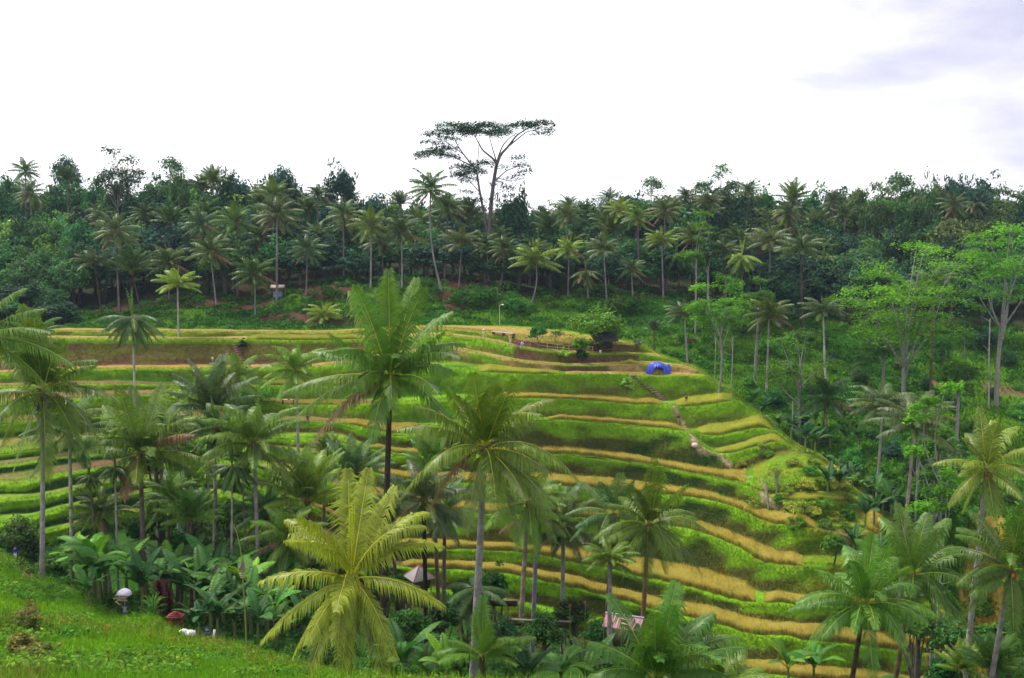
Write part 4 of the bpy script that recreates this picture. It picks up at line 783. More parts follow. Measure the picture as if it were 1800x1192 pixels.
ROWS = [('skyline row of the forest', 285, 0.0, 40, 30), ('second forest row below the skyline', 262, 0.17, 44, 32), ('third forest row below the skyline', 246, 0.34, 46, 34), ('fourth forest row, half way down', 234, 0.50, 50, 34), ('front forest row above the clearing', 224, 0.56, 54, 40), ('nearest row of the right-hand forest', 208, 0.62, 46, 34)]
for ri, (rn, D, fr, stp, hw) in enumerate(ROWS):
    u = -70 + rg.uniform(0, 30)
    while u < 1880:
        ub = float(np.interp(u, UC, 900 + (UC - 900))); c = int(np.searchsorted(UC, u)); vb = 400 + 1.02 * (-(ZF[c] / DF[c]) * -F) if False else float(np.interp(u, [-100, 100, 250, 350, 520, 780, 900, 1100, 1300, 1550, 1800], [560, 560, 530, 525, 510, 505, 515, 525, 540, 560, 560]))
        if ri == 5 and u < 1290: u += stp; continue
        st = skv(u); vt = st + (vb - st) * fr * rg.uniform(.86, 1.1) + rg.uniform(-9, 9)
        if fr == 0: vt = st + rg.uniform(-8, 6)
        left, right = u < 170, u > 1330
        w_ = {'dark': .42, 'mid': .33, 'olive': .1, 'pale': .1, 'layer': .05}
        if left: w_ = {'dark': .15, 'mid': .55, 'olive': .1, 'pale': .2, 'layer': 0.0}
        if right: w_ = {'dark': .2 if fr < .5 else .75, 'mid': .3, 'olive': .4 if fr < .5 else .05, 'pale': .1 if fr < .4 else 0.02, 'layer': .05}
        if ri >= 4 and not left: w_ = {'dark': .8, 'mid': .2, 'olive': 0, 'pale': 0.0, 'layer': 0}
        ks = list(w_); p_ = np.array([w_[k] for k in ks]); kd = ks[int(rg.choice(len(ks), p=p_ / p_.sum()))]
        thin = ri == 4 and 330 < u < 1280 and rg.random() < .15
        if not thin: pend.append((rn, kd, u, vt, hw * rg.uniform(.85, 1.3), D + rg.uniform(-7, 7)))
        u += stp * rg.uniform(.75, 1.2)
for rn, kd, u, vt, hw, D in sorted(pend, key=lambda q: q[2]):
    i = counts.get((rn, kd), 0); counts[(rn, kd)] = i + 1
    plant_tree('%s %s from the left in the %s' % (ordn(i), WORD[kd], rn), PROT[kd][int(rg.integers(len(PROT[kd])))], 12 if kd == 'layer' else 10, 5 if kd == 'layer' else 3.9, u, vt, hw, D, rz=rg.uniform(0, 6.28), group='trees of the far forest')
# many palm heads half-buried among the broadleaf crowns
rg = np.random.default_rng(123); PB = []
for (D, f0, f1, stp, r) in ((270, .05, .14, 120, 22), (256, .14, .32, 74, 26), (242, .32, .48, 78, 29), (230, .46, .6, 110, 31)):
    u = -60 + rg.uniform(0, 40)
    while u < 1870:
        if not (u < 150 and f0 > .1) and not (u > 1500 and f0 > .3):
            st = skv(u); vb = float(np.interp(u, [-100, 250, 520, 780, 1100, 1550, 1800], [560, 530, 510, 505, 525, 560, 560])); PB.append((u, st + (vb - st) * rg.uniform(f0, f1), r * rg.uniform(.8, 1.15), D + rg.uniform(-5, 5)))
        u += stp * rg.uniform(.6, 1.4)
for i, (u, v, r, D_) in enumerate(sorted(PB)):
    palm('%s palm head from the left among those sunk in the far forest canopy' % (ORD[i] if i < 20 else ('thirty-,forty-,fifty-,sixty-,seventy-,eighty-,ninety-,hundred-'.split(',')[(i - 30) // 10] + ORD[i % 10] if i >= 30 else 'twenty-' + ORD[i - 20])), u, v, r, D=D_, style=['full', 'droop', 'full', 'young'][i % 4], g='dmbodmo'[i % 7], seed=i, col=[GREY, BROWN, PALE][i % 3], group='palms sunk in the forest canopy')
rg = np.random.default_rng(321)
for i in range(46):
    u = 1300 + 500 * ((i * .618) % 1); v = 585 + (i / 46) * 330
    U_ = float(np.interp(v, [r_[1] for r_ in RIDGE[:20]], [r_[0] for r_ in RIDGE[:20]]))
    if u < U_ + 25: u = U_ + 25 + rg.uniform(0, 200)
    if u > 1840: continue
    q = hit(u, v); pr = ['mid', 'pale', 'mid', 'dark'][i % 4]; hgt = rg.uniform(2.2, 5.0); z = q[2]; s = hgt / 10; sx = hgt / 10 * rg.uniform(.9, 1.4)
    t = thing('hillside_shrub', '%s leafy shrub down the right-hand hillside' % (ORD[i] if i < 20 else ordn(i) if i < 40 else 'forty-' + ORD[i - 40]), 'shrub', (q[0], q[1], z - .35 * hgt), rg.uniform(0, 6), 'shrubs of the right-hand hillside', (sx, sx, s * 1.15)); m = PROT[pr][i % 2]; link('trunk', m[0], t); link('crown', m[1], t)
# lush bushy wood on the far left slope
n = 0
for v0, D in ((395, 232), (430, 222), (465, 214), (500, 207), (535, 200)):
    for u in np.arange(-70, 150 - (v0 - 395) * .1, 42):
        uu = u + rg.uniform(-12, 12); kd = ['mid', 'mid', 'pale', 'mid'][n % 4] if v0 < 500 else ['dark', 'mid', 'dark'][n % 3]
        plant_tree('%s crown from the left, %s step down the bushy slope at far left' % (ordn(max(0, int((u + 70) // 42))), ORD[int((v0 - 395) // 35)]), PROT[kd][n % 2], 10, 3.9, uu, v0 + rg.uniform(-8, 8), 34 * rg.uniform(.85, 1.2), D, rz=n, group='bushy trees of the left slope'); n += 1
for lab, kd, i, u, vt, hw, D in [
    ('airy dark-leaved tree on the skyline, tallest one left of the giant tree', 'airy', 0, 600, 288, 32, 268), ('airy dark-leaved skyline tree between the layered trees and the tallest airy one', 'airy', 1, 503, 294, 34, 270),
    ('pointed dark tree on the skyline over the left forest', 'dark', 0, 410, 308, 22, 266), ('dark bushy tree just right of the giant tree', 'dark', 1, 905, 340, 30, 252),
    ('sparse pale tree ghosting above the left skyline', 'airy', 1, 130, 276, 30, 300), ('dark layered tree cut by the left border on the skyline', 'layer', 0, 2, 282, 26, 268),
    ('layered feathery tree rising high above the left skyline', 'layer', 1, 216, 262, 50, 262), ('layered feathery tree right of the high one, flat leafy shelves', 'layer', 0, 305, 277, 46, 264), ('small round tree under the layered shelves', 'mid', 1, 322, 305, 20, 258),
    ('flat-topped tree on the skyline with rounded leafy plates', 'layer', 0, 1136, 312, 44, 262), ('open flat-topped tree with see-through crown on the right skyline', 'layer', 1, 1262, 290, 46, 266),
    ('spreading layered tree on the skyline far right', 'layer', 0, 1560, 306, 50, 258), ('pair of rounded crowns on the right skyline, left one', 'mid', 0, 1625, 320, 22, 256), ('pair of rounded crowns on the right skyline, right one', 'dark', 2, 1662, 322, 20, 256),
    ('spiky dark tree on the skyline near the right end', 'airy', 0, 1702, 318, 30, 254), ('dark tree cut by the right border on the skyline', 'dark', 0, 1800, 325, 22, 256), ('low flat tree on the skyline right of the giant tree', 'layer', 1, 968, 358, 32, 268)]:
    plant_tree(lab, PROT[kd][i], 12 if kd == 'layer' else 10, 5 if kd == 'layer' else 3.9, u, vt, hw, D, rz=u * .37, group=None)

# the giant flat-topped tree, limbs and leaf shelves read off the photograph
D = 250.0; z0 = gz(px(862, D), D); t = thing('giant_tree', 'giant flat-topped tree with forked trunk, towering over the forest skyline', 'tree', (px(862, D), D, z0))
def lp(u, v, dy=0.0): q = at(u, v, D); return np.array([q[0] - px(862, D), dy, q[2] - z0])
tm, cm = MB(), MB(); bc = (.13, .10, .11); rg = np.random.default_rng(77)
def poly(pts, r0, r1): q = np.array([lp(*p) for p in pts]); k = np.linspace(0, 1, 14); s = np.linspace(0, 1, len(q)); q = np.stack([np.interp(k, s, q[:, i]) for i in range(3)], -1); tm.tube(q, np.linspace(r0, r1, 14), bc, 7, False)
poly([(862, 470), (860, 400), (864, 350), (869, 312), (873, 290)], .62, .4)
poly([(862, 440), (850, 372), (842, 330), (838, 300), (815, 272), (802, 252), (795, 232)], .38, .08)
poly([(873, 290), (880, 272), (893, 258), (908, 238), (930, 224), (948, 220)], .4, .08); poly([(873, 290), (868, 280), (848, 264), (838, 245), (828, 228)], .34, .07)
poly([(870, 305), (876, 275), (884, 255), (895, 243), (912, 232)], .25, .06); poly([(893, 258), (925, 232), (962, 224, -2)], .2, .05); poly([(868, 320), (890, 300), (912, 292), (925, 296)], .18, .04)
poly([(869, 312), (900, 318, 2), (925, 312, 3)], .14, .04); poly([(845, 340), (820, 312), (800, 300)], .15, .04); poly([(830, 292), (790, 272), (755, 272, 2)], .18, .05); poly([(873, 285), (866, 262), (860, 240), (862, 228)], .18, .05)
poly([(838, 300), (840, 285), (842, 250), (848, 235)], .14, .04); poly([(815, 272), (785, 250), (765, 242)], .12, .04); poly([(866, 345), (880, 338), (898, 330)], .12, .03)
for (u, v, hw, n, dy) in [(772,236,28,900,-1),(800,224,34,1300,1),(846,225,46,2400,0),(850,232,40,1500,3),(880,236,24,800,-2),(812,232,30,900,2),(918,222,30,1300,0),(948,217,26,1000,1),(966,228,10,200,0),(950,236,20,350,-1),(762,252,24,500,1),(790,246,22,500,-2),
       (756,270,27,900,0),(778,262,26,900,2),(790,276,20,600,-1),(742,274,14,300,1),(818,296,28,900,1),(846,290,24,700,-2),(832,304,28,900,0),(806,306,16,500,2),(822,316,20,500,1),(908,278,16,260,0),(916,290,18,300,2),(922,303,14,220,-1),(905,312,18,260,1),(893,330,14,260,0),(870,322,16,200,2),(880,296,16,200,-2),(850,352,20,300,0),(820,338,14,200,1),(895,345,14,200,-1)]:
    n = int(n * .85); r = hw / F * D * 1.06; a = rg.uniform(0, 6.28, n); q = np.sqrt(rg.random(n)); el = .75
    ctr = lp(u, v, dy * 1.6) + np.stack([np.cos(a) * q * r * (1 + .12 * np.sin(a * 7 + u)), np.sin(a) * q * r * el, rg.normal(0, .42, n) + q * r * (rg.uniform(-.12, .12) * np.cos(a) + .08 * np.sin(a * 3 + u)) + .5 * (1 - q ** 2) * r * .25], -1)
    nor = nrm(np.array([0, 0, 1.0]) + rg.normal(0, .4, (n, 3))); tt = nrm(np.cross(nor, rg.normal(0, 1, (n, 3)))); b = np.cross(nor, tt); s_ = (.37 * rg.uniform(.6, 1.3, n))[:, None]
    V = np.stack([ctr - tt * s_ * .8, ctr - b * s_ * .4, ctr + tt * s_ * .8, ctr + b * s_ * .4], 1).reshape(-1, 3)
    cm.add(V, np.repeat(np.array([.04, .10, .03]) * rg.uniform(.7, 1.3) * (1 + .15 * rg.normal(0, 1, (n, 1))), 4, 0).clip(.002, 1), None, np.arange(4 * n).reshape(-1, 4))
link('trunk', tm.mesh('trunk', M_BARK, True), t); link('crown', cm.mesh('crown', M_LEAF), t)

# bright feathery albizias on the right hillside
FG = (.15, .36, .018); FD = (.085, .23, .02); FY = (.20, .36, .02)
def alb(label, u, vtop, hw, base, seed, col=FG, D=None, **k):
    D = D or hit(*base)[1]; x = px(base[0], D); z = gz(x, D); H = at(u, vtop, D)[2] - z; rx = hw / F * D
    t = thing('feathery_tree', label, 'tree', (x, D, z), 0, 'feathery trees of the right hillside'); kw = dict(nl=7, pads=6, leaf=.29, per=200, padr=max(rx * .3, .8), fork=.5); kw.update(k)
    m = feathery(seed, H, rx, col, **kw); link('trunk', m[0], t); link('crown', m[1], t); return t
alb('large bright feathery tree on the right slope, pale trunk forking low', 1600, 428, 120, (1592, 705), 61, D=160, nl=12, pads=7, fork=.32, per=230, padr=2.7, tr=.42)
alb('tall feathery tree at the right border with thick pale forked trunk', 1768, 392, 78, (1758, 645), 62, D=172, nl=9, pads=6, fork=.42, per=230, padr=2.5, tr=.42)
alb('bright feathery tree with Y-shaped pale trunk beyond the plateau', 1272, 488, 68, (1266, 680), 63, nl=8, pads=5, fork=.48, padr=1.7, tr=.22)
alb('thin feathery tree behind the Y-shaped one, dull green plates', 1335, 490, 40, (1328, 640), 64, col=FD, D=184, nl=6, pads=4, fork=.6)
alb('sparse feathery tree with bare angular limbs over the gully', 1408, 582, 62, (1412, 745), 65, col=FD, D=152, nl=7, pads=3, fork=.5, per=130)
alb('feathery sapling tree with very tall thin pale trunk, right of the spur', 1682, 668, 52, (1664, 975), 66, D=96, nl=7, pads=4, fork=.7, leaf=.24, tr=.17)
alb('tall slim feathery tree against the dark forest edge', 1216, 372, 34, (1222, 565), 67, col=FD, D=200, nl=6, pads=4, fork=.62, tr=.2)
alb('low feathery tree spreading over the hillside under the large one', 1700, 585, 55, (1690, 700), 68, col=FD, D=152, nl=7, pads=5, fork=.4)
alb('feathery tree with dull crown at the gully bottom right', 1660, 740, 45, (1655, 830), 69, col=FD, D=122, nl=6, pads=4, fork=.4)
alb('slender feathery pole tree beside the sapling, nearly leafless', 1628, 690, 38, (1628, 900), 70, col=FD, D=118, nl=5, pads=3, fork=.66, per=60, tr=.12)
alb('feathery tree crown on the forest edge between the two big ones', 1560, 555, 48, (1556, 640), 71, col=FD, D=178, nl=7, pads=5, fork=.4)
alb('bright light-green bushy tree among the left palms', 306, 688, 66, (300, 800), 72, col=FY, D=118, nl=8, pads=6, fork=.35, padr=2.0)
alb('dark-leaved thin tree on the forest edge right of the slim one', 1240, 400, 30, (1242, 555), 73, col=(.04, .12, .02), D=206, nl=6, pads=4, fork=.5)
# bare poles and thin trees in the gully
for lab, pts, r, D in [('bare forked pole tree with pale stem, lower right', [(1390 + 0, 0)], .1, 0)][:0]: pass
for lab, u0, v0, u1, v1, D, r in [('bare pale dead pole beside the sapling tree', 1680, 860, 1672, 985, 95, .09), ('short snag with broken top under the gully palms', 1397, 706, 1397, 760, 150, .14),
      ('thin pale stem left of the Y-shaped feathery tree', 1258, 560, 1257, 678, 176, .1), ('thin pale stem right of the Y-shaped feathery tree', 1288, 590, 1286, 680, 172, .1), ('slim leaning trunk at the foot of the large feathery tree', 1738, 560, 1745, 655, 170, .16)]:
    x, x1 = px(u1, D), px(u0, D); z = gz(x, D); zt = at(u0, v0, D)[2]; t = thing('bare_trunk', lab, 'tree', (x, D, z)); mb = MB(); rg = np.random.default_rng(int(u0)); e = (x1 - x, 0, zt - z)
    limb(mb, (0, 0, -.5), e, r, r * .6, (.36, .33, .31), rg, .01, 9); link('trunk', mb.mesh('trunk', M_BARK, True), t)
    for i in range(4): mb = MB(); s = np.array(e) * (.55 + .43 * rg.random()); limb(mb, s, s + np.array([rg.uniform(-2, 2), rg.uniform(-1, 1), rg.uniform(.4, 1.6)]), r * .35, .02, (.36, .33, .31), rg, .05, 5); link('branch', mb.mesh('branch', M_BARK, True), t)

# bushes and small trees on the plateau and the terraces
def bush(label, u, vtop, hw, base, seed, col, leaf=.22, ncl=26, per=90, low=.6, rzf=.5, cat='shrub', name='bush', D=None, group=None, bark=(.15, .12, .1), mat=None):
    D = D or hit(*base)[1]; x = px(base[0], D); z = gz(x, D); H = max(at(u, vtop, D)[2] - z, .5); rx = hw / F * D
    m = broadleaf(seed, H, rx, H * rzf, col, ncl, per, leaf, low=low, barkc=bark); t = thing(name, label, cat, (x, D, z), 0, group); link('trunk', m[0], t); link('crown', m[1], t); return t
bush('wide bright-green frangipani-like tree shading the open hut', 1038, 552, 56, (1046, 606), 81, (.13, .33, .025), .34, 44, 90, .35, .30, 'tree', 'leafy_tree')
bush('bright-green lower bough clump left of the open hut', 1024, 585, 16, (1020, 626), 82, (.14, .36, .025), .3, 16, 70, .5, .45, 'tree', 'leafy_tree')
bush('small round tree with bare stem at the front of the straw field', 944, 568, 17, (945, 612), 83, (.05, .17, .02), .26, 18, 70, .5, .36, 'tree', 'small_tree')
bush('pale-green round shrub on the retaining bank below the field', 988, 612, 12, (990, 636), 84, (.16, .36, .03), .2, 14, 70, .7, .4)
bush('thin wispy shrub at the right end of the straw field', 980, 574, 20, (978, 602), 85, (.10, .16, .03), .15, 16, 30, .5, .45)
bush('dense dark bush at the foot of the open hut', 1022, 606, 12, (1022, 636), 86, (.03, .10, .018), .22, 20, 80, .7, .5)
bush('tall tuft of pale reeds on the bank under the path', 1102, 652, 13, (1103, 692), 87, (.22, .36, .06), .28, 12, 60, .7, .5)
bush('small sparse tree with yellow-green leaves on the spur', 1375, 806, 24, (1370, 874), 88, (.26, .38, .03), .16, 14, 26, .4, .4, 'tree', 'small_tree', bark=(.3, .27, .24))
bush('leafless small tree on the spur beside the yellow-green one', 1355, 822, 9, (1355, 878), 89, (.2, .2, .1), .1, 8, 4, .4, .4, 'tree', 'small_tree', bark=(.35, .32, .3))
bush('lush bright shrub behind the small wall palm on the left terraces', 445, 672, 42, (445, 715), 90, (.10, .29, .02), .24, 24, 80)
bush('dark blue-green shrub by the stone steps on the upper left terraces', 425, 590, 10, (425, 618), 91, (.02, .06, .02), .2, 10, 70)
bush('large grassy mound bush on the bank behind the straw field', 845, 497, 40, (850, 540), 92, (.045, .15, .016), .3, 30, 90)
bush('round bush on the bank left of the mound', 812, 502, 26, (815, 535), 93, (.05, .17, .016), .3, 22, 80)
bush('bushy mound on the bank right of the curved palm', 1090, 512, 38, (1090, 545), 94, (.05, .16, .018), .3, 26, 80)
bush('dark shrub row under the curved palm, left piece', 905, 520, 26, (905, 548), 95, (.035, .12, .016), .28, 22, 80)
for i_, (u_, v_, b_) in enumerate([(22, 1050, (22, 1100)), (8, 1095, (10, 1150)), (38, 1118, (40, 1160))]): bush(['olive-brown bush highest on the left edge of the near slope', 'olive-brown bush touching the left border low on the near slope', 'small olive bush beside the trail above the red plant'][i_], u_, v_, 32, b_, 150 + i_, (.15, .17, .03), .1, 30, 110, .7, .6)
bush('spiky grey-green pandanus bush on the far green steps', 1120, 592, 9, (1120, 608), 96, (.2, .24, .16), .2, 8, 50)
bush('dark leafy shrub at the left border under the person in blue', 12, 868, 50, (15, 968), 97, (.04, .12, .02), .2, 34, 90, D=96)
for i, (u, v, hw, b, c) in enumerate([(1335,868,16,(1335,892),yl),(1418,866,26,(1418,905),yl),(1390,835,18,(1392,862),yl),(1455,872,24,(1458,905),(.18,.3,.02)),(1480,840,26,(1482,862),yl),(1430,812,20,(1432,836),(.14,.28,.02)),(1500,880,20,(1500,912),(.15,.3,.02)),(1310,800,14,(1312,818),yl),(1355,785,14,(1357,800),(.16,.3,.02)),(1410,895,20,(1412,925),(.2,.34,.02)),(1462,905,18,(1464,930),(.1,.24,.02)),(1345,765,18,(1347,785),yl),(1525,860,14,(1526,880),(.12,.26,.02)),(1470,815,16,(1470,834),yl),(1455,835,16,(1455,855),(.2,.34,.02)),(1500,862,14,(1500,880),yl),(1400,870,16,(1400,888),yl),(1380,860,14,(1380,880),(.16,.3,.02)),(1440,890,18,(1440,912),yl),(1480,890,16,(1480,912),yl),(1500,915,18,(1500,935),(.14,.28,.02)),(1425,840,16,(1425,858),yl),(1400,800,18,(1402,818),yl),(1440,805,14,(1440,820),(.1,.24,.02))]):
    bush('%s low tussock from the top of the spur, yellow-green grass and rice' % ordn(i), u, v, hw, b, 100 + i, np.array(c) * np.array([.62, .78, .8]), .14, 16, 70, .8, .6, 'tussock', 'tussock', group='tussocks on the spur')

# ------------------------------------------------------------------ bananas
def banana_mesh(seed, col, nlv=9, H=4.5):
    rg = np.random.default_rng(seed); mb = MB(); sm = MB(); h = H * .45
    sm.tube([(0, 0, -.4), (.03, 0, h * .5), (0, .03, h)], [.16, .13, .08], (.17, .20, .06), 7, False)
    for i in range(nlv):
        az = i * 2.4 + rg.uniform(-.3, .3); el = math.radians(rg.uniform(55, 86)); Ln = H * rg.uniform(.5, .7); d = np.array([math.cos(az), math.sin(az), 0])
        t = np.linspace(0, 1, 15)[:, None]; P0 = np.array([0, 0, h * .95]); P1 = P0 + Ln * .62 * (d * math.cos(el) + np.array([0, 0, math.sin(el)])); P2 = P1 + Ln * .55 * nrm(d * (math.cos(el) + .55) + np.array([0, 0, math.sin(el) - rg.uniform(.25, 1.5)]))
        c = (1 - t) ** 2 * P0 + 2 * t * (1 - t) * P1 + t ** 2 * P2; T = nrm(np.gradient(c, axis=0)); S = nrm(np.cross(T, [0, 0, 1.0]) + 1e-4); Un = nrm(np.cross(S, T))
        w_ = np.clip(np.sin(np.clip((t - .16) / .84, 0, 1) * math.pi), 0, 1) ** .5 * .36 * Ln / 2.6 + .02
        cc = col * rg.uniform(.65, 1.35) * (np.array([1.5, 1.25, .8]) if rg.random() < .18 else 1)
        mb.tube(c, np.linspace(.035, .012, 15), cc * np.array([1.8, 1.5, 1.2]), 4, False)
        for sg in (-1, 1):
            o = c + (S * sg * .92 + Un * rg.uniform(.15, .5)) * w_ - np.array([0, 0, 1]) * w_ * rg.uniform(0, .5); m = (c + o) / 2 + Un * w_ * .1
            o2 = o.copy(); V = []; Cc = []
            for k in range(14):   # blade torn into strips with small gaps
                g_ = .14 * (rg.random() < .55); a0, a1 = c[k], c[k + 1]; b0 = m[k] * (1 - g_ * .4) + m[k + 1] * g_ * .4; b1 = m[k + 1]; e0 = o[k] * (1 - g_) + o[k + 1] * g_; e1 = o[k + 1] - np.array([0, 0, 1]) * rg.uniform(0, .08)
                V += [a0, a1, b1, b0, b0, b1, e1, e0]; s_ = rg.uniform(.88, 1.12); Cc += [cc * s_] * 8
            mb.add(np.array(V), np.array(Cc).clip(.002, 1), None, np.arange(14 * 8).reshape(-1, 4))
    return sm.mesh('stem', M_COL, True), mb.mesh('leaves', M_BANANA)
BAN = [banana_mesh(i, c, nl) for i, (c, nl) in enumerate([(np.array([.04, .13, .02]), 9), (np.array([.055, .17, .018]), 8), (np.array([.035, .115, .025]), 10), (np.array([.09, .25, .02]), 7)])]
def banana(label, u, D, hpx=None, H=None, k=0, rz=0.0, group='banana plants'):
    x = px(u, D); z = gz(x, D); H = H or hpx / F * D; s = H / 4.4; t = thing('banana_plant', label, 'banana plant', (x, D, z), rz, group, s); link('stem', BAN[k][0], t); link('leaves', BAN[k][1], t)
rg = np.random.default_rng(9); n = 0
for u0, u1, D, vt0, vt1, stp, row in ((70, 455, 86, 925, 965, 34, 'back row'), (90, 480, 80, 950, 985, 36, 'second row'), (130, 500, 75.5, 985, 1020, 37, 'third row'), (250, 520, 72.5, 1035, 1060, 38, 'front row')):
    for i, u in enumerate(np.arange(u0, u1, stp)):
        u += rg.uniform(-9, 9); vt = np.interp(u, [u0, u1], [vt0, vt1]) + rg.uniform(-12, 22); x = px(u, D); z = gz(x, D); H = max(at(u, vt, D)[2] - z, 2.5)
        if (D < 78 and 145 < u < 318) or (D < 82 and 170 < u < 220) or u < 95: continue
        banana('%s banana plant from the left in the %s of the left grove' % (ordn(i), row), u, D + rg.uniform(-1.5, 1.5), H=min(H, 9.5), k=int(rg.integers(4)), rz=rg.uniform(0, 6.28), group='bananas of the left grove'); n += 1
for row, D, u0, u1, stp, H in (('far row', 158, 1325, 1480, 22, 3.6), ('upper row', 148, 1370, 1520, 20, 3.8), ('middle row', 138, 1420, 1580, 20, 4.0), ('lower row', 128, 1465, 1620, 20, 4.2), ('bottom row', 118, 1510, 1660, 22, 4.2), ('nearest row', 110, 1560, 1690, 24, 4.2)):
    for i, u in enumerate(np.arange(u0, u1, stp)):
        banana('%s banana plant from the left, %s of the gully right of the spur' % (ordn(i), row), u + rg.uniform(-6, 6), D + rg.uniform(-4, 4), H=H * rg.uniform(.8, 1.25), k=int(rg.integers(3)), rz=rg.uniform(0, 6.28), group='bananas of the gully')
for i, (lab, u, D, vt, k) in enumerate([('banana plant with light-green upright leaf at the bottom border, centre', 780, 54, 1120, 3), ('broad-leaved banana plant in the bottom right of the garden', 990, 54, 1120, 1), ('banana plant beside it with split dark leaves', 1035, 56, 1128, 0),
     ('banana plant with long blue-green leaf pointing left at the bottom', 930, 52, 1135, 2), ('banana plant below the hut, half hidden by the yellow palm', 700, 58, 1090, 0), ('banana plant under the terrace wall at the bottom, left one', 1405, 66, 1128, 3), ('banana plant under the terrace wall at the bottom, right one', 1452, 66, 1120, 1),
     ('banana plant behind the lower right palms', 1610, 84, 905, 3), ('banana plant against the gully trees at lower right', 1660, 92, 905, 1), ('banana plant low in the garden left of the pale trunk', 740, 60, 1110, 1)]):
    x = px(u, D); z = gz(x, D); banana(lab, u, D, H=float(np.clip(at(u, vt, D)[2] - z, 2.5, 9)), k=k, rz=i * 1.3)
for i, (u, D, vt, hw, c) in enumerate([(705,70,1045,40,(.04,.13,.02)),(770,72,1030,38,(.03,.10,.02)),(820,80,1000,36,(.03,.10,.02)),(865,84,985,30,(.05,.16,.02)),(880,70,1060,42,(.025,.08,.018)),(960,74,1050,44,(.04,.13,.02)),(1010,84,1030,36,(.03,.10,.02)),(1060,78,1065,36,(.035,.12,.02)),(640,84,1000,40,(.03,.10,.02)),(580,86,1000,38,(.05,.16,.02)),(520,84,1015,38,(.04,.13,.02)),(560,66,1100,45,(.04,.14,.02)),(660,62,1120,45,(.05,.17,.025)),(800,60,1110,36,(.06,.2,.03)),(890,60,1130,36,(.05,.18,.03)),(1080,62,1130,36,(.04,.14,.02)),(400,96,930,40,(.05,.17,.02)),(350,98,900,45,(.06,.2,.02)),(300,100,905,40,(.07,.24,.02)),(470,94,930,40,(.05,.17,.02)),(500,98,985,34,(.04,.14,.02)),(1330,74,1165,30,(.05,.15,.02)),(1640,92,1000,40,(.05,.17,.02)),(1700,90,1060,40,(.04,.13,.02)),(1690,76,1130,36,(.05,.17,.02)),(1780,88,950,40,(.05,.17,.02)),(1480,112,925,20,(.08,.22,.02)),(270,100,850,34,(.09,.28,.02)),(330,102,835,36,(.06,.2,.02)),(395,104,850,34,(.05,.16,.02)),(235,98,890,30,(.05,.18,.02)),(455,104,845,30,(.07,.22,.02)),(310,108,770,40,(.16,.36,.02)),(265,112,720,36,(.14,.34,.02)),(340,112,740,34,(.10,.28,.02)),(20,98,920,34,(.03,.1,.02)),(70,94,955,30,(.05,.16,.02)),(560,100,940,30,(.05,.18,.02)),(490,108,880,26,(.08,.24,.02)),(700,92,990,26,(.05,.16,.02)),(660,96,960,26,(.05,.18,.02))]):
    x = px(u, D); z = gz(x, D); H = float(np.clip(at(u, vt, D)[2] - z, 1.2, 16)); rx = hw / F * D
    m = broadleaf(200 + i, H, rx, min(H * .5, rx * 1.3), c, 26, 100, .15 if D < 80 else .2, low=.7); t = thing('garden_shrub', '%s leafy shrub from the left filling the valley garden under the palms' % ordn(i), 'shrub', (x, D, z), 0, 'shrubs of the valley garden'); link('trunk', m[0], t); link('crown', m[1], t)
for i, (lab, u0, v0, D) in enumerate([('crown of tall green undergrowth', 0, 0, 0)][:0]): pass

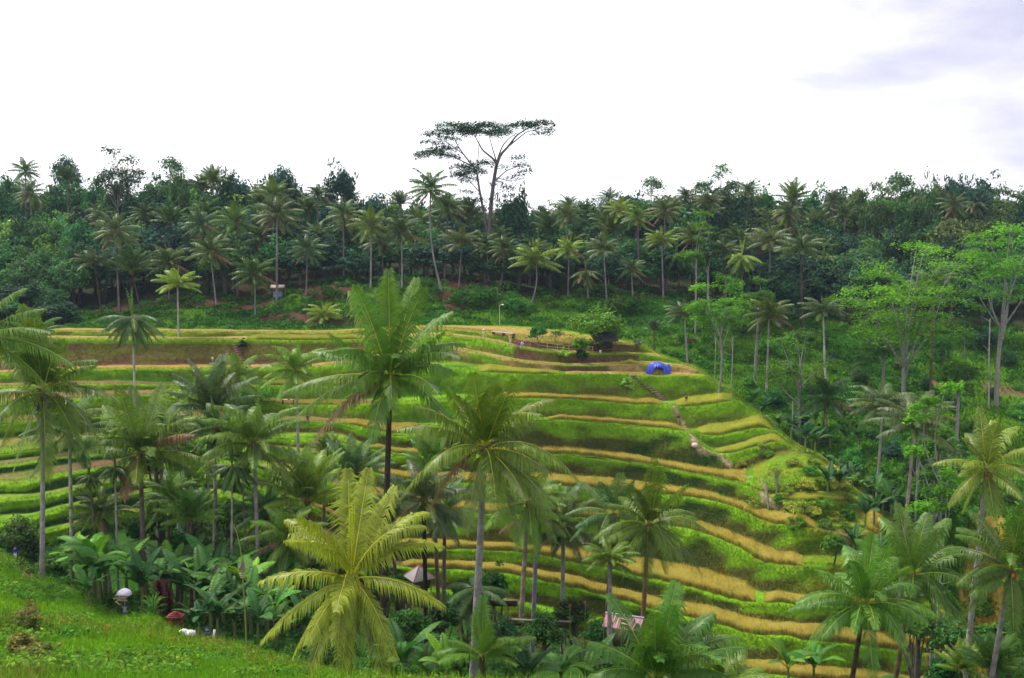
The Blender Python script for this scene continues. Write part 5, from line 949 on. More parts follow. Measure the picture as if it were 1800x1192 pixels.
# ------------------------------------------------------------------ people
SKIN = (.42, .26, .18)
def person(label, base, face, pose, shirt, pants, hair=(.02, .015, .012), hat=None, D=None, h=1.68, skin=SKIN, extra=None):
    q = hit(*base) if D is None else np.array([px(base[0], D), D, gz(px(base[0], D), D)])
    J, E = {}, []
    def j(n, p, r, c): J[n] = (Vector(p), r, c)
    b = {'stand': 0, 'walk': .12, 'bend': 1.35, 'sit': .15, 'lean': .35}[pose]; hz = .44 if pose == 'sit' else (.86 if pose == 'bend' else .93)
    up = lambda l, dx=0, f=0: (dx, -math.sin(b) * l - f, hz + math.cos(b) * l)     # the figure faces -Y
    j('pel', (0, 0, hz), .125, 'p'); j('wai', up(.2), .115, 's'); j('che', up(.42), .14, 's'); j('nec', up(.56), .055, 'k')
    j('hd0', up(.62, 0, .015), .07, 'k'); j('hd1', up(.70, 0, .02), .088, 'k'); j('hd2', up(.78, 0, .01), .06, 'k'); E += [('pel', 'wai'), ('wai', 'che'), ('che', 'nec'), ('nec', 'hd0'), ('hd0', 'hd1'), ('hd1', 'hd2')]
    for s, n in ((-1, 'L'), (1, 'R')):
        sh = Vector(up(.47, s * .175)); j('sh' + n, sh, .058, 's'); E.append(('che', 'sh' + n))
        if pose == 'bend': el = sh + Vector((s * .04, -.06, -.27)); wr = el + Vector((-s * .03, -.08, -.23))
        elif pose == 'lean': el = sh + Vector((s * .06, -.12, -.23)); wr = el + Vector((-s * .06, -.2, -.08))
        else: el = sh + Vector((s * .06, .05 * s if pose == 'walk' else .02, -.27)); wr = el + Vector((s * .0, -.10 - (.06 * s if pose == 'walk' else 0), -.22))
        d = (wr - el).normalized(); pm = wr + d * .07; j('el' + n, el, .042, 's' if pose != 'bend' else 'k'); j('wr' + n, wr, .027, 'k'); j('pm' + n, pm, .03, 'k')
        E += [('sh' + n, 'el' + n), ('el' + n, 'wr' + n), ('wr' + n, 'pm' + n)]
        for f, (ox, ln) in enumerate([(-.028, .062), (-.01, .075), (.01, .07), (.028, .055)]):
            a = pm + d * .035 + Vector((0, ox, 0)) * .9; t2 = a + d * ln * .5 + Vector((-s * .006, 0, 0)); t3 = t2 + d * ln * .45 + Vector((-s * .016, 0, 0)); j('f%d%s' % (f, n), a, .010, 'k'); j('g%d%s' % (f, n), t2, .009, 'k'); j('h%d%s' % (f, n), t3, .008, 'k'); E += [('pm' + n, 'f%d%s' % (f, n)), ('f%d%s' % (f, n), 'g%d%s' % (f, n)), ('g%d%s' % (f, n), 'h%d%s' % (f, n))]
        th = wr + d * .035 + Vector((-s * .01, -.035, 0)); j('t0' + n, th, .012, 'k'); j('t1' + n, th + d * .035 + Vector((0, -.018, 0)), .010, 'k'); E += [('wr' + n, 't0' + n), ('t0' + n, 't1' + n)]
        hp = Vector((s * .085, 0, hz - .06)); j('hp' + n, hp, .09, 'p'); E.append(('pel', 'hp' + n))
        if pose == 'sit': kn = hp + Vector((s * .05, -.42, .03)); an = kn + Vector((0, -.04, -.38))
        elif pose == 'walk': kn = Vector((s * .09, -.16 * s - .03, .49)); an = Vector((s * .09, -.22 * s + (.1 if s < 0 else 0), .09 + (.05 if s < 0 else 0)))
        else: kn = Vector((s * .1, -.04, .48)); an = Vector((s * .11, 0, .08))
        j('kn' + n, kn, .058, 'p'); j('an' + n, an, .04, 'l'); j('to' + n, an + Vector((s * .015, -.16, -.045)), .032, 'b'); E += [('hp' + n, 'kn' + n), ('kn' + n, 'an' + n), ('an' + n, 'to' + n)]
    names = list(J); me = bpy.data.meshes.new('body'); me.from_pydata([J[n][0] for n in names], [(names.index(a), names.index(c)) for a, c in E], [])
    o = bpy.data.objects.new('tmp', me); COL.objects.link(o); m = o.modifiers.new('s', 'SKIN'); m.use_smooth_shade = True
    for i, n in enumerate(names): me.skin_vertices[0].data[i].radius = (J[n][1], J[n][1] * (.8 if n in ('che', 'wai') else 1)); me.skin_vertices[0].data[i].use_root = n == 'pel'
    ss = o.modifiers.new('u', 'SUBSURF'); ss.levels = 1; ss.render_levels = 1
    dg = bpy.context.evaluated_depsgraph_get(); bm = bpy.data.meshes.new_from_object(o.evaluated_get(dg)); bpy.data.objects.remove(o); bm.name = 'body'
    cols = {'k': skin, 's': shirt, 'p': pants, 'l': skin if pose == 'walk' else pants, 'b': (.05, .04, .035)}
    mids = []
    for a, c in E:
        A, B = J[a], J[c]; mids += [(A[0] * .75 + B[0] * .25, A[2] if c[:2] != 'kn' else 'p'), (A[0] * .25 + B[0] * .75, B[2])]
    mp_ = np.array([list(x[0]) for x in mids]); V = np.zeros(len(bm.vertices) * 3, np.float32); bm.vertices.foreach_get('co', V); V = V.reshape(-1, 3)
    ni = np.argmin(((V[:, None] - mp_[None]) ** 2).sum(-1), 1); C = np.array([list(cols[mids[i][1]]) + [1.0] for i in ni], np.float32)
    ca = bm.color_attributes.new('Col', 'FLOAT_COLOR', 'POINT'); ca.data.foreach_set('color', C.ravel()); bm.materials.clear(); bm.materials.append(M_COL)
    t = thing('person', label, 'person', q, face, None, h / 1.7); link('body', bm, t)
    hd = np.array(J['hd1'][0]); dd = np.array(J['hd2'][0]) - np.array(J['hd0'][0]); dd /= np.linalg.norm(dd); fw = np.cross([1.0, 0, 0], dd) * -1.0; fw = fw if fw[1] < 0 or pose == 'bend' else -fw
    fm = MB()
    for s in (-1, 1): fm.ball(hd + fw * .083 + np.array([s * .032, 0, 0]) + dd * .012, .011, (.03, .02, .02), 6, 4); fm.ball(hd + np.array([s * .088, 0, 0]), (.012, .022, .03), skin, 6, 4)
    fm.ball(hd + fw * .093 - dd * .015, (.013, .018, .022), skin, 6, 4); fm.ball(hd + fw * .082 - dd * .048, (.024, .008, .008), (.30, .1, .09), 6, 4)
    link('face', fm.mesh('face', M_COL, True), t)
    hm = MB(); hm.ball(hd + dd * .035 - fw * .018, (.098, .1, .09), hair, 10, 6); link('hair', hm.mesh('hair', M_COL, True), t)
    if hat is not None:
        hm = MB(); a = np.linspace(0, 2 * math.pi, 17)[:16]; ring = lambda r, z: hd + dd * z + np.stack([np.cos(a) * r, np.sin(a) * r, 0 * a], -1)
        V = np.concatenate([ring(.24, .05), ring(.1, .10), ring(.07, .17), ring(.01, .19)]); i = np.arange(3)[:, None] * 16; k = np.arange(16)[None]; l = (k + 1) % 16
        hm.add(V, hat, None, np.stack([i + k, i + l, i + 16 + l, i + 16 + k], -1).reshape(-1, 4)); link('hat', hm.mesh('hat', M_COL, True), t)
    if extra == 'bag': bmx = MB(); bmx.ball((.0, .16, hz + .38), (.15, .09, .2), (.02, .02, .025), 8, 6); link('backpack', bmx.mesh('backpack', M_COL, True), t)
    return t
person('person in a blue top and white shorts walking on the path at the left border', (5, 968), 3.1, 'walk', (.02, .03, .28), (.75, .75, .78), D=88.5)
person('person in black with backpack walking down the steps of the spur', (1192, 746), -.6, 'walk', (.02, .02, .025), (.3, .24, .18), extra='bag')
person('person in a dark top with tan trousers on the golden terrace above', (1206, 712), .2, 'walk', (.025, .025, .03), (.35, .26, .18))
person('harvester in red bending on the left tan terrace', (162, 648), 1.2, 'bend', (.5, .03, .03), (.03, .03, .04))
person('person in a bright red shirt stooping on the middle terraces', (473, 682), .9, 'lean', (.62, .02, .03), (.04, .03, .03))
person('worker in a broad white hat bent over the straw', (497, 712), 1.0, 'bend', (.3, .3, .36), (.06, .05, .06), hat=(.85, .85, .88))
person('worker in pale clothes bending right of the white-hatted one', (516, 712), -1.0, 'bend', (.55, .5, .6), (.08, .06, .06))
person('dark-clad worker crouching on the tan strip', (541, 741), .3, 'sit', (.05, .035, .03), (.04, .03, .03))
person('pale figure standing against the brown cliff wall', (374, 640), .2, 'stand', (.6, .55, .6), (.3, .25, .28), h=1.5)
person('visitor in a pale top and white hat standing at the edge of the straw field', (850, 596), .3, 'stand', (.7, .55, .5), (.55, .45, .45), hat=(.8, .75, .65))
for lab, u, v, f, po, s, p in [('visitor in orange, leftmost of the group by the bamboo fence', 897, 606, .5, 'stand', (.7, .25, .12), (.6, .5, .45)), ('visitor in a crimson top sitting, second of the fence group', 906, 610, .2, 'sit', (.55, .03, .12), (.3, .1, .15)),
     ('visitor in a purple top sitting in the middle of the fence group', 912, 611, -.2, 'sit', (.25, .05, .3), (.05, .05, .1)), ('visitor in white sitting right of the purple one', 918, 611, .1, 'sit', (.6, .6, .65), (.15, .18, .3)), ('visitor in a salmon shirt, rightmost of the fence group', 925, 610, -.4, 'lean', (.65, .25, .2), (.12, .12, .2))]:
    person(lab, (u, v), f, po, s, p)

# ------------------------------------------------------------------ huts, roofs, tarpaulin, fences and other made things
M_BLUE = material("blue_tarpaulin", attr=True, rough=.35, spec=.5, nscale=4, namp=.15)
WOOD = (.14, .09, .055); THATCH = (.035, .03, .028); BAMB = (.36, .28, .16)
# open hut
q = hit(1062, 618); t = thing('open_hut', 'dark open-fronted field hut with sloping thatch roof under the bright-green tree', 'hut', q, .12)
mb = MB()
for x in (-1.7, 1.7): link('post', (lambda m: (m.tube([(x, -1.2, -.3), (x, -1.2, 2.1)], .07, WOOD, 6), m.mesh('post', M_COL))[1])(MB()), t)
for x in (-1.7, 1.7): link('post', (lambda m: (m.tube([(x, 1.2, -.3), (x, 1.2, 2.9)], .07, WOOD, 6), m.mesh('post', M_COL))[1])(MB()), t)
rf = MB(); n = 26; R3 = np.random.default_rng(3)
for k in range(7):
    y0 = -1.75 + k * .5; z0_ = 2.0 + (y0 + 1.75) * .36; xs = np.linspace(-2.2, 2.2, n); lo = R3.uniform(-.12, .03, n)
    V = np.concatenate([np.stack([xs, y0 + 0 * xs - .1, z0_ + lo], -1), np.stack([xs, y0 + .62 + 0 * xs, z0_ + .3 + 0 * xs], -1)]); i = np.arange(n - 1); rf.add(V, np.tile(THATCH, (2 * n, 1)) * R3.uniform(.6, 1.6, (2 * n, 1)), None, np.stack([i, i + 1, i + n + 1, i + n], -1))
rf.box((0, 0.1, 2.55), (4.3, 3.5, .1), THATCH, 0, Matrix.Rotation(.345, 4, 'X')); link('roof', rf.mesh('roof', M_COL), t)
w_ = MB(); w_.box((0, 1.15, 1.2), (3.4, .08, 2.4), (.05, .038, .03)); w_.box((-1.65, 0, 1.0), (.08, 2.3, 1.7), (.05, .038, .03)); link('wall', w_.mesh('wall', M_COL), t)
dk = MB(); [dk.box((-1.5 + .34 * i, 0, .42), (.31, 2.3, .06), np.array(WOOD) * R3.uniform(.7, 1.3)) for i in range(10)]; link('deck', dk.mesh('deck', M_COL), t)
bk = hit(1055, 620); t = thing('white_bucket', 'small white bucket standing at the front of the open hut', 'bucket', (bk[0], bk[1] - .3, bk[2])); mb = MB(); mb.tube([(0, 0, 0), (0, 0, .45)], [.17, .22], (.8, .8, .8), 10); link('pail', mb.mesh('pail', M_COL), t); mb = MB(); a = np.linspace(0, math.pi, 9); mb.tube(np.stack([np.cos(a) * .21, 0 * a, .45 + np.sin(a) * .2], -1), .012, (.3, .3, .3), 4, False); link('handle', mb.mesh('handle', M_COL), t)
# small hut with blue wall
q = hit(489, 524); t = thing('field_shed', 'small stilted shed with blue lower wall and rusty roof beside the very tall palm', 'shed', q, .1)
mb = MB(); mb.box((0, 0, .75), (2.0, 1.5, 1.3), (.16, .24, .45)); mb.box((0, -.76, .5), (2.05, .05, .12), (.5, .5, .55)); link('wall', mb.mesh('wall', M_COL), t)
mb = MB(); [mb.box((0, 0, 1.45 + .16 * i), (2.04 - .0 * i, 1.54, .12), np.array((.26, .16, .12)) * (1 - .1 * (i % 2))) for i in range(5)]; link('upper_wall', mb.mesh('upper_wall', M_COL), t)
mb = MB()
for s in (-1, 1): mb.box((0, s * .62, 2.55), (3.0, 1.55, .07), (.36, .27, .24), 0, Matrix.Rotation(-s * .42, 4, 'X'))
link('roof', mb.mesh('roof', M_COL), t)
for x in (-1, 1): mb = MB(); mb.box((x * .98, -.74, .9), (.12, .12, 2.4), WOOD); link('post', mb.mesh('post', M_COL), t)
# blue tarpaulin draped in strips over a heap of straw
q = hit(1154, 657); t = thing('tarpaulin', 'crumpled blue tarpaulin draped in strips over a straw heap', 'tarpaulin', q)
def drape(cx, rx, ry, h, n, open_a=None):
    mb = MB(); a = np.linspace(0, 2 * math.pi, n + 1); tt = np.linspace(0, 1, 9); V, C = [], []
    for j, s in enumerate(tt):
        pl = 1 + .10 * np.sin(a * n / 4) * s + .05 * np.sin(a * 9 + 1) * s; r = np.sin(s * math.pi / 2) ** .8
        cut = np.where(np.abs((a % (2 * math.pi)) - 1.5 * math.pi - .1) < .5, .35, 1.0) if open_a else 1.0
        z = h * (1 - (1 - np.cos(s * math.pi / 2)) * cut) - .16 * s * np.abs(np.sin(a * 11)) + .13 * s * np.sin(a * 5 + 2) + .09 * np.sin(a * 2 + s * 5) * (s > .05) - .1 * s * (np.sin(a * 23) > .3); V.append(np.stack([cx + rx * r * pl * np.cos(a), ry * r * pl * np.sin(a), z], -1)); C.append(np.array([.035, .07, .58])[None] * (1 + .5 * np.sin(a * n / 4 + 1.5))[:, None] * np.array([1, 1, 1]))
    m = n + 1; i = np.arange(8)[:, None] * m + np.arange(n)[None]; mb.add(np.concatenate(V), np.concatenate(C), None, np.stack([i, i + m, i + m + 1, i + 1], -1).reshape(-1, 4)); return mb.mesh('sheet', M_BLUE, True)
link('sheet', drape(0, 1.75, 1.2, 1.95, 96, True), t); link('sheet', drape(1.95, .5, .5, 1.6, 40), t)
mb = MB(); rg = np.random.default_rng(4)
for i in range(420):
    a = rg.uniform(0, 6.28); r = rg.uniform(.2, 1); x, y = 1.6 * r * math.cos(a), 1.05 * r * math.sin(a); l = rg.uniform(.4, 1.0); mb.tube([(x, y - .1, 0), (x * .9, y * .9, l * (1.3 - r * .6))], [.035, .02], np.array((.42, .30, .12)) * rg.uniform(.6, 1.2), 3, False)
link('straw', mb.mesh('straw', M_COL), t)
# valley-side roofs
q = at(737, 1014, 86.0); z = q[2] - .75; t = thing('garden_hut', 'small hut with steep grey roof and pink ridge among the garden palms', 'hut', (q[0], q[1], z), .55, None, .62)
mb = MB(); ap = np.array([0, 0, 3.0]); cn = [np.array([x * 1.7, y * 1.6, 1.25]) for x, y in ((-1, -1), (1, -1), (1, 1), (-1, 1))]
for i in range(4):
    A_, B_ = cn[i], cn[(i + 1) % 4]; mb.add([A_, B_, ap + [0, 0, 0], A_ - [0, 0, .12], B_ - [0, 0, .12]], np.array([.42, .41, .38]) * (1, .92, 1, .9)[i], [[0, 1, 2]], [[3, 4, 1, 0]])
    for k in range(1, 7): s_ = k / 7; mb.tube([A_ + (ap - A_) * s_ + [0, 0, .015], B_ + (ap - B_) * s_ + [0, 0, .015]], .02, (.3, .29, .26), 4, False)
link('roof', mb.mesh('roof', M_COL), t); mb = MB(); [mb.tube([ap + [0, 0, .04], c_ + [0, 0, .04]], .07, (.5, .14, .15), 5) for c_ in cn]; link('ridge', mb.mesh('ridge', M_COL), t)
mb = MB(); mb.box((0, 0, .55), (2.3, 2.4, 1.7), (.10, .07, .05)); link('wall', mb.mesh('wall', M_COL), t)
for x in (-1.25, 1.25): mb = MB(); mb.box((x, -1.3, .3), (.12, .12, 2.4), WOOD); link('post', mb.mesh('post', M_COL), t)
q = at(1098, 1090, 74.0); t = thing('tin_roof_hut', 'low hut with faded pink corrugated roof beside the ringed palm trunk', 'hut', (q[0], q[1], q[2] - 1.6), -.35)
mb = MB(); n = 41; xs = np.linspace(-1.5, 1.5, n); zz = .018 * np.cos(np.arange(n) * math.pi / 2)
for s in (-1, 1):
    V = np.concatenate([np.stack([xs, 0 * xs, 1.95 + zz], -1), np.stack([xs, s * 1.2 + 0 * xs, 1.35 + zz], -1)]); i = np.arange(n - 1); mb.add(V, np.array([.46, .24, .27]) * np.repeat([[1.05], [.9]], n, 0), None, np.stack([i, i + 1, i + n + 1, i + n], -1))
link('roof', mb.mesh('roof', M_COL), t); mb = MB(); mb.box((0, 0, .6), (2.5, 1.9, 1.4), (.12, .08, .06)); link('wall', mb.mesh('wall', M_COL), t); mb = MB(); mb.tube([(-1.55, 0, 2.0), (1.55, 0, 2.0)], .07, (.45, .42, .5), 6); link('ridge', mb.mesh('ridge', M_COL), t)
# brick wall piece beyond, retaining walls
for lab, u, v, D, w2, h2, c, rz in [('low maroon brick wall behind the palm on the far green steps', 1212, 604, None, 2.6, 1.0, (.16, .05, .04), .05), ('low brick garden wall at the bottom of the valley garden', 945, 1098, 76, 5.2, .3, (.13, .07, .05), -.12), ('short brick wall above it in the garden', 885, 1062, 80, 2.4, .28, (.10, .06, .05), -.05)]:
    q = hit(u, v) if D is None else np.array(at(u, v, D)); o = thing('brick_wall', lab, 'wall', q, rz); mb = MB(); rg = np.random.default_rng(int(u))
    nx = int(w2 / .3); nz = int(h2 / .12)
    for a in range(nx):
        for b in range(nz): mb.box((-w2 / 2 + .3 * a + .15 * (b % 2), 0, .06 + .12 * b), (.285, .22 + rg.uniform(-.01, .01), .105), np.array(c) * rg.uniform(.6, 1.4))
    mb.box((0, 0, h2 * .5 - .1), (w2 - .1, .17, h2 + .1), np.array(c) * .5); link('courses', mb.mesh('courses', M_COL), o)
    mb = MB(); mb.box((0.07, 0, h2 + .05), (w2 + .1, .3, .06), (.16, .13, .10)); link('coping', mb.mesh('coping', M_COL), o)
# bamboo fence by the visitors, with posts and rails
pts = [hit(u, v) for u, v in [(932, 606), (946, 612), (962, 615), (980, 617), (1000, 619), (1022, 620), (1042, 621)]]
c0 = pts[0]; t = thing('bamboo_fence', 'low bamboo rail fence on the terrace edge below the straw field', 'fence', c0)
for p_ in pts: mb = MB(); mb.tube([p_ - c0 - [0, 0, .2], p_ - c0 + [0, 0, 1.25]], .06, BAMB, 6); link('post', mb.mesh('post', M_COL), t)
for hz_ in (.6, 1.1): mb = MB(); mb.tube([p_ - c0 + [0, -.07, hz_] for p_ in pts], .045, BAMB, 6); link('rail', mb.mesh('rail', M_COL), t)
a, b = hit(866, 587), hit(904, 597); c = (a + b) / 2; t = thing('bamboo_rack', 'long grey bamboo drying rack left of the seated visitors', 'rack', c, math.atan2(b[1] - a[1], b[0] - a[0])); Lr = float(np.hypot(*(b - a)[:2])); mb = MB()
for i in range(9): mb.tube([(-Lr / 2, -.4 + .1 * i, .75), (Lr / 2, -.4 + .1 * i, .75 + .02 * (i % 2))], .045, np.array((.34, .32, .33)) * (1 - .2 * (i % 3) / 2), 5)
link('top', mb.mesh('top', M_COL), t)
for x in (-Lr / 2 + .2, 0, Lr / 2 - .2): mb = MB(); mb.box((x, 0, .3), (.1, .7, .85), WOOD); link('leg', mb.mesh('leg', M_COL), t)
# lamp pole on the bank
q = hit(878, 573); t = thing('lamp_pole', 'thin pale lamp pole standing on the bank behind the straw field', 'lamp', q); hp = at(878, 536, q[1])[2] - q[2]
mb = MB(); mb.tube([(0, 0, -.3), (0, 0, hp)], [.07, .05], (.5, .48, .42), 6); mb.tube([(0, 0, hp - .1), (.5, 0, hp + .1)], .035, (.5, .48, .42), 5); link('pole', mb.mesh('pole', M_COL), t); mb = MB(); mb.ball((.6, 0, hp + .05), (.24, .14, .1), (.85, .85, .85), 8, 5); link('lamp_head', mb.mesh('lamp_head', M_COL, True), t)
# paths and steps
def ribbon(name, label, pts, wd, col, steps=None, lift=.07, curve=True):
    Q = np.array([hit(u, v) for u, v in pts]); k = np.linspace(0, len(Q) - 1, len(Q) * 9); X = np.stack([np.interp(k, np.arange(len(Q)), Q[:, i]) for i in range(2)], -1)
    for _ in range(3): X[1:-1] = (X[:-2] + 2 * X[1:-1] + X[2:]) / 4
    T = nrm(np.gradient(X, axis=0)); Nn = np.stack([-T[:, 1], T[:, 0]], -1); W = wd * (1 + .25 * wobble(X[:, 0], X[:, 1], 1.3, 3))[:, None]; rows = []
    for s in (-.5, -.25, 0, .25, .5): xy = X + Nn * W * s; rows.append(np.array([[x, y, gz(x, y) + lift * (1 - 1.2 * abs(s) ** 2 * 2)] for x, y in xy]))
    V = np.stack(rows, 1); n = len(X); i = (np.arange(n - 1)[:, None] * 5 + np.arange(4)[None]); mb = MB(); C = np.tile(col, (n * 5, 1)) * (1 + .15 * R.normal(0, 1, (n * 5, 1)))
    mb.add(V.reshape(-1, 3), C.clip(.01, 1), None, np.stack([i, i + 1, i + 6, i + 5], -1).reshape(-1, 4)); tag(link(name, mb.mesh(name, M_GROUND, True)), kind='structure')
EARTH = np.array([.26, .16, .11])
def steps(label, pts, n, wd, col, cat='steps'):
    Q = [hit(u, v) for u, v in pts]; k = np.linspace(0, len(Q) - 1, n); X = np.stack([np.interp(k, np.arange(len(Q)), [q[i] for q in Q]) for i in range(3)], -1); o = thing('stone_steps', label, cat, X[0]); rg = np.random.default_rng(n)
    for p_ in X: mb = MB(); mb.box((0, 0, 0), (wd * rg.uniform(.8, 1.2), .5, .28), np.array(col) * rg.uniform(.75, 1.2), rg.uniform(-.15, .15)); link('step', mb.mesh('step', M_COL), o, p_ - X[0] + [0, 0, .05])
steps('earth steps climbing the bank below the blue tarpaulin', [(1112, 662), (1124, 675), (1142, 684), (1158, 694), (1168, 704)], 12, 1.1, (.20, .13, .10))
steps('steep brick steps beside the dark shrub on the upper left terraces', [(411, 596), (414, 608), (420, 622), (428, 637)], 11, 1.0, (.2, .11, .07))
steps('rough steps going up the brown bank left of the soil patch', [(480, 553), (478, 566), (475, 578)], 7, 1.2, (.16, .11, .08))
q = hit(1222, 786); t = thing('pink_rock', 'smooth pinkish rock beside the path on the spur', 'rock', q); mb = MB(); mb.ball((0, 0, .25), (.6, .45, .4), (.6, .42, .42), 9, 6); mb.ball((.3, .1, .1), (.5, .4, .35), (.5, .34, .33), 9, 6); link('stone', mb.mesh('stone', M_COL, True), t)

# ------------------------------------------------------------------ things on the near slope
def crest_pt(u, D): x = px(u, D); return np.array([x, D, gz(x, D)])
# ceremonial umbrella, and the post with wooden pointers under it
q = crest_pt(198, 75.2); hh = at(198, 1034, 75.2)[2] - q[2]; t = thing('ceremonial_umbrella', 'white and lilac fringed ceremonial umbrella on a tall pole by the bananas', 'umbrella', q)
mb = MB(); mb.tube([(0, 0, -.2), (0, 0, hh)], .025, (.5, .45, .4), 6); link('pole', mb.mesh('pole', M_COL), t)
mb = MB(); a = np.linspace(0, 2 * math.pi, 17); rr = [.0, .2, .42, .56, .56]; zz_ = [0, -.06, -.2, -.36, -.50]; V = np.concatenate([np.stack([np.cos(a) * r, np.sin(a) * r, hh + z_ + 0 * a - (.03 * (np.arange(17) % 2) if z_ < -.45 else 0)], -1) for r, z_ in zip(rr, zz_)]); C = np.concatenate([np.tile(c, (17, 1)) for c in [(.8, .76, .82), (.82, .78, .84), (.75, .66, .8), (.66, .5, .72), (.8, .75, .8)]]); i = np.arange(4)[:, None] * 17 + np.arange(16)[None]
mb.add(V, C, None, np.stack([i, i + 17, i + 18, i + 1], -1).reshape(-1, 4)); link('canopy', mb.mesh('canopy', M_COL), t); mb = MB(); mb.tube([(0, 0, hh), (0, 0, hh + .3)], [.03, .008], (.6, .5, .3), 5); link('finial', mb.mesh('finial', M_COL), t)
q = crest_pt(192, 74.6); hs = at(192, 1046, 74.6)[2] - q[2]; t = thing('pointer_sign', 'post with pale wooden pointer boards and a dark notice, under the lilac umbrella', 'sign', q)
mb = MB(); mb.tube([(0, 0, -.2), (0, 0, hs)], .05, WOOD, 6); link('post', mb.mesh('post', M_COL), t); rg = np.random.default_rng(6)
for i, (dx, dz, w2, tl) in enumerate([(.05, -.05, .95, .06), (-.08, -.25, 1.0, -.04), (.1, -.43, .8, .05), (-.25, -.66, .5, .7)]):
    mb = MB(); mb.box((dx, -.06, hs + dz), (w2, .03, .12), np.array((.55, .42, .28)) * rg.uniform(.8, 1.1), 0, Matrix.Rotation(tl, 4, 'Y')); pb = link('pointer_board', mb.mesh('pointer_board', M_COL), t)
    mb = MB(); [mb.box((dx - w2 * .35 + w2 * .1 * j, -.079, hs + dz - tl * (-w2 * .35 + w2 * .1 * j)), (w2 * .055, .006, .05), (.06, .04, .03)) for j in range(8)]; link('lettering', mb.mesh('lettering', M_COL), pb)
mb = MB(); mb.box((.28, -.08, hs - 1.15), (.62, .04, .62), (.02, .022, .04)); pb = link('notice_board', mb.mesh('notice_board', M_COL), t); mb = MB(); [mb.box((.28 + .03 * (j % 2), -.104, hs - .95 - .1 * j), (.4 - .08 * (j % 3), .006, .035), (.7, .72, .8)) for j in range(5)]; link('lettering', mb.mesh('lettering', M_COL), pb)
# red shrine fence and stair
q = crest_pt(287, 72.0); t = thing('small_shrine', 'small red-railed shrine on pale steps below the dark red cordyline', 'shrine', (q[0], q[1], q[2] + .1), 0, None, .7); RD_ = (.3, .05, .055)
mb = MB(); [mb.box((0, -.3 * i, .5 - .22 * i), (.8, .3, .22), (.5, .45, .46)) for i in range(4)]; link('stair', mb.mesh('stair', M_COL), t)
mb = MB(); [mb.box((-.7 + .2 * i, .1, 1.25), (.06, .06, .9), RD_) for i in range(8)]; [mb.box((0, .1, z_), (1.6, .05, .08), RD_) for z_ in (.95, 1.5)]; link('railing', mb.mesh('railing', M_COL), t)
mb = MB(); [mb.box((0, .3, 2.0 + .14 * i), (1.7 - .4 * i, 1.0 - .22 * i, .12), np.array(RD_) * (1 - .12 * i)) for i in range(4)]; [mb.box((s * .7, .3, 1.2), (.1, .1, 1.6), RD_) for s in (-1, 1)]; link('roof', mb.mesh('roof', M_COL), t)
for i, (u, v, r, l) in enumerate([(303, 1112, .36, 'white stuffed sack on the grass crest, left of the pair'), (314, 1115, .40, 'white stuffed sack on the grass crest, right of the pair')]):
    q = crest_pt(u, 69.5); zt = at(u, v, 69.5)[2]; t = thing('white_sack', l, 'sack', (q[0], q[1], max(q[2], zt - .35)), i, 'white sacks'); mb = MB(); mb.ball((0, 0, .3), (r * 1.15, r, r * .9), (.78, .78, .8), 12, 8); link('bag', mb.mesh('bag', M_COL, True), t); mb = MB(); mb.tube([(r * .9, 0, .35), (r * 1.25, 0, .45)], [.05, .1], (.7, .7, .72), 7); link('tied_neck', mb.mesh('tied_neck', M_COL, True), t)
q = crest_pt(350, 66.8); zt = at(350, 1132, 66.8)[2]; t = thing('display_board', 'leaning dark notice board with pictures and a white back leg, on the bare path patch', 'sign', (q[0], q[1], max(q[2], zt)), .15)
mb = MB(); mb.box((-.1, 0, .62), (.38, .05, 1.25), (.02, .025, .06), 0, Matrix.Rotation(-.12, 4, 'Y')); p0 = link('front_panel', mb.mesh('front_panel', M_COL), t)
mb = MB(); [mb.box((-.1 + (z_ - .62) * -.12, -.03, z_), (.27, .012, .14), c) for z_, c in ((1.05, (.25, .28, .4)), (.8, (.1, .12, .25)), (.52, (.5, .3, .15)), (.25, (.6, .38, .2)))]; link('picture', mb.mesh('picture', M_COL), p0)
mb = MB(); mb.box((.26, .12, .48), (.16, .05, 1.0), (.72, .66, .66), 0, Matrix.Rotation(.14, 4, 'Y')); link('back_panel', mb.mesh('back_panel', M_COL), t)
# penjor: bowed bamboo pole with straw ornament and leafy foot
D = 68.0; q = crest_pt(433, D); P_ = [(433, 1140), (432, 1100), (429, 1050), (426, 1000), (423, 965), (416, 935), (408, 918), (404, 922)]; V = np.array([at(u, v, D) for u, v in P_]) - q; V[0, 2] = min(V[0, 2], -.1)
t = thing('bamboo_penjor', 'tall bowed bamboo offering pole with straw tassel and leafy green foot', 'pole', q); k = np.linspace(0, 7, 30); W_ = np.stack([np.interp(k, np.arange(8), V[:, i]) for i in range(3)], -1); mb = MB(); mb.tube(W_, np.linspace(.06, .015, 30), (.24, .27, .09), 6); link('pole', mb.mesh('pole', M_COL), t)
mb = MB(); c = V[3]; rg = np.random.default_rng(2); [mb.tube([c + [0, 0, .75], c + [rg.uniform(-.12, .12), rg.uniform(-.1, .1), .3], c + [rg.uniform(-.3, .3), rg.uniform(-.25, .25), rg.uniform(-.2, .1)]], .02, np.array((.38, .3, .27)) * rg.uniform(.7, 1.2), 3, False) for _ in range(60)]; [mb.box((c[0], c[1], c[2] - .35 - .14 * i), (.5 - .08 * i, .06, .05), (.5, .4, .35)) for i in range(3)]; link('tassel', mb.mesh('tassel', M_COL), t)
mb = MB(); rg = np.random.default_rng(8)
for z_ in np.linspace(0, 1.6, 9): leaf_blob(mb, (0, -.05, z_), (.34 * (1.1 - z_ / 1.9),) * 2 + (.16,), 60, .12, np.array([.07, .22, .02]), rg)
link('leafy_foot', mb.mesh('leafy_foot', M_LEAF2), t)

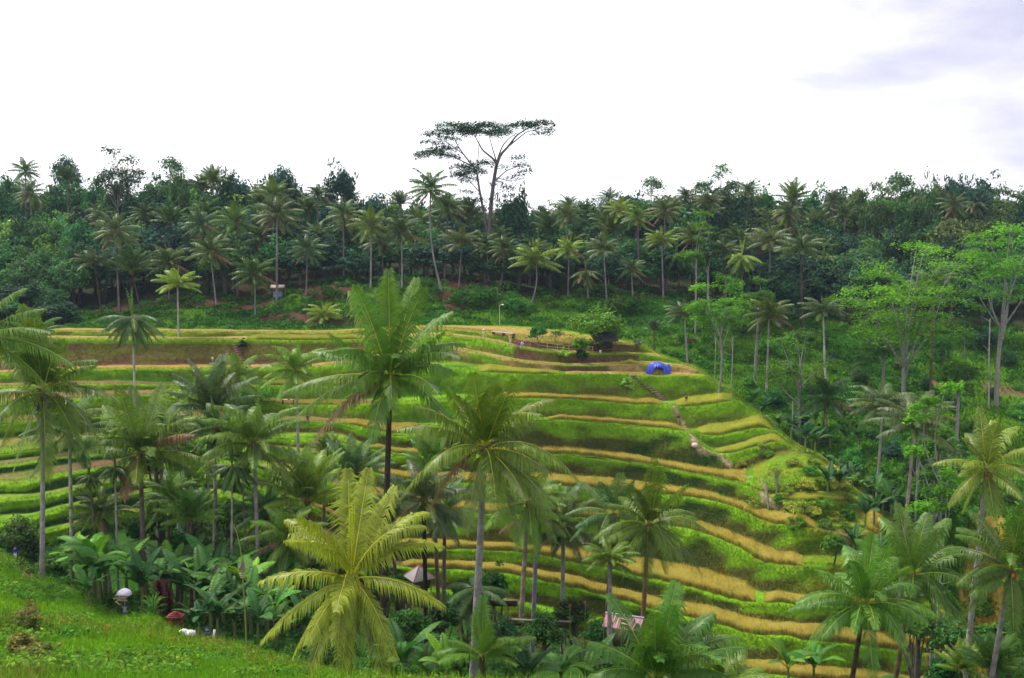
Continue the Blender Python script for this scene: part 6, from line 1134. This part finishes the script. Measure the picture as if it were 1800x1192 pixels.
# ------------------------------------------------------------------ coloured garden plants
def spiky(label, u, vtop, D, hw, col, n=60, name='cordyline', cat='plant', group=None, wd=.07, stem=.3, z=None):
    x = px(u, D); g_ = gz(x, D); H = max(at(u, vtop, D)[2] - g_, .5); r = hw / F * D; t = thing(name, label, cat, (x, D, g_), 0, group); mb = MB(); mb.tube([(0, 0, -.1), (0, 0, H * stem)], .035, (.12, .08, .06), 5, False); link('stem', mb.mesh('stem', M_COL), t)
    mb = MB(); rg = np.random.default_rng(int(u * 7 + vtop))
    for i in range(n):
        a = rg.uniform(0, 6.28); e = rg.uniform(.5, 1.5); b0 = np.array([0, 0, H * rg.uniform(stem * .8, max(stem, .72))]); d = np.array([math.cos(a) * math.cos(e), math.sin(a) * math.cos(e), math.sin(e)]); l = r * 1.3 * rg.uniform(.7, 1.1) if stem > .2 else H * rg.uniform(.6, 1); m = b0 + d * l * .5; ti = b0 + d * l * .9 - [0, 0, l * .25]; s = nrm(np.cross(d, [0, 0, 1.0])) * wd / 2
        mb.add(np.array([b0 - s * .4, b0 + s * .4, m + s, m - s, ti]), np.array(col) * rg.uniform(.5, 1.5), [[3, 2, 4]], [[0, 1, 2, 3]])
    link('leaves', mb.mesh('leaves', M_LEAF2), t)
spiky('large dark-red cordyline in the banana grove', 262, 1008, 76, 26, (.09, .012, .015), 220, wd=.09); spiky('second dark-red cordyline stem right of it', 278, 1022, 75.5, 18, (.07, .01, .014), 140, wd=.08)
spiky('clump of long bright blades beside the cordyline', 248, 1050, 74.5, 20, (.16, .34, .05), 110, 'leafy_plant', stem=.1)
spiky('small red-leaved plant in the bottom left corner', 36, 1172, 43.5, 26, (.22, .03, .015), 120, 'red_shrub')
REDS = [(700,955,92),(752,972,92),(776,968,93),(805,972,92),(818,978,92),(845,966,94),(862,972,93),(878,978,92),(893,972,92),(872,988,90),(905,984,91),(916,992,90),(832,990,90),(758,985,89),(950,1000,90)]
for i, (u, v, D) in enumerate(REDS):
    spiky('%s red croton bush from the left edging the golden terrace' % ordn(sorted(REDS).index((u, v, D))), u, v, D, 11, (.24, .025, .035) if i % 3 else (.3, .08, .03), 60, 'croton', group='red crotons', wd=.11)
for i, (u, v) in enumerate([(927, 1000), (935, 996), (945, 1002), (957, 1003), (967, 998), (973, 1000), (983, 998), (988, 1001)]):
    spiky('%s near-black leafy stalk from the left on the garden terrace edge' % ordn(i), u, v, 88.5, 5, (.02, .008, .012), 30, 'dark_cordyline', group='near-black stalks', wd=.09)
for i, (u, v, D) in enumerate([(1004, 1065, 78), (1066, 1082, 70), (1082, 1095, 69), (1098, 1100, 69), (1040, 1095, 74), (975, 1085, 78), (1032, 1060, 80)]):
    x = px(u, D); g_ = gz(x, D); zt = at(u, v, D)[2]; t = thing('flowering_plant', '%s pink-red flowering stem from the left in the valley garden' % ordn([975, 1004, 1032, 1040, 1066, 1082, 1098].index(u)), 'flower', (x, D, g_), 0, 'garden flowers'); H = max(zt - g_, .5)
    mb = MB(); mb.tube([(0, 0, 0), (.05, 0, H)], .03, (.08, .2, .03), 4, False); link('stem', mb.mesh('stem', M_COL), t); mb = MB(); rg = np.random.default_rng(i); leaf_blob(mb, (0.05, 0, H), (.13, .13, .16), 18, .10, np.array([.34, .035, .07]), rg); link('blossom', mb.mesh('blossom', M_LEAF2), t)
for lab, u, v in [('red torch ginger flower at the bottom, left of the pair', 1222, 1160), ('red torch ginger flower at the bottom, right of the pair', 1234, 1157)]:
    D = 47.0; x = px(u, D); zt = at(u, v, D)[2]; g_ = gz(x, D); t = thing('torch_ginger', lab, 'flower', (x, D, g_), 0, 'torch gingers'); H = zt - g_; mb = MB(); mb.tube([(-.15, 0, 0), (0, 0, H)], .035, (.25, .2, .15), 5, False); link('stem', mb.mesh('stem', M_COL), t); mb = MB(); rg = np.random.default_rng(int(u)); leaf_blob(mb, (0, 0, H - .05), (.13, .13, .32), 130, .11, np.array([.38, .03, .035]), rg); link('flower_head', mb.mesh('flower_head', M_LEAF2), t)

# ------------------------------------------------------------------ air
HAZE = .0001
mb = MB(); mb.box((0, 700, 0), (4600, 1800, 150), (1, 1, 1)); hm = mb.mesh('haze', M_COL); m = bpy.data.materials.new('haze_air'); m.use_nodes = True; t_ = m.node_tree; t_.nodes.clear(); o_ = N('ShaderNodeOutputMaterial', t_); v_ = N('ShaderNodeVolumePrincipled', t_)
v_.inputs['Density'].default_value = HAZE; v_.inputs['Color'].default_value = (.62, .78, 1, 1); t_.links.new(v_.outputs[0], o_.inputs['Volume']); hm.materials.clear(); hm.materials.append(m); tag(link('haze', hm), kind='stuff')
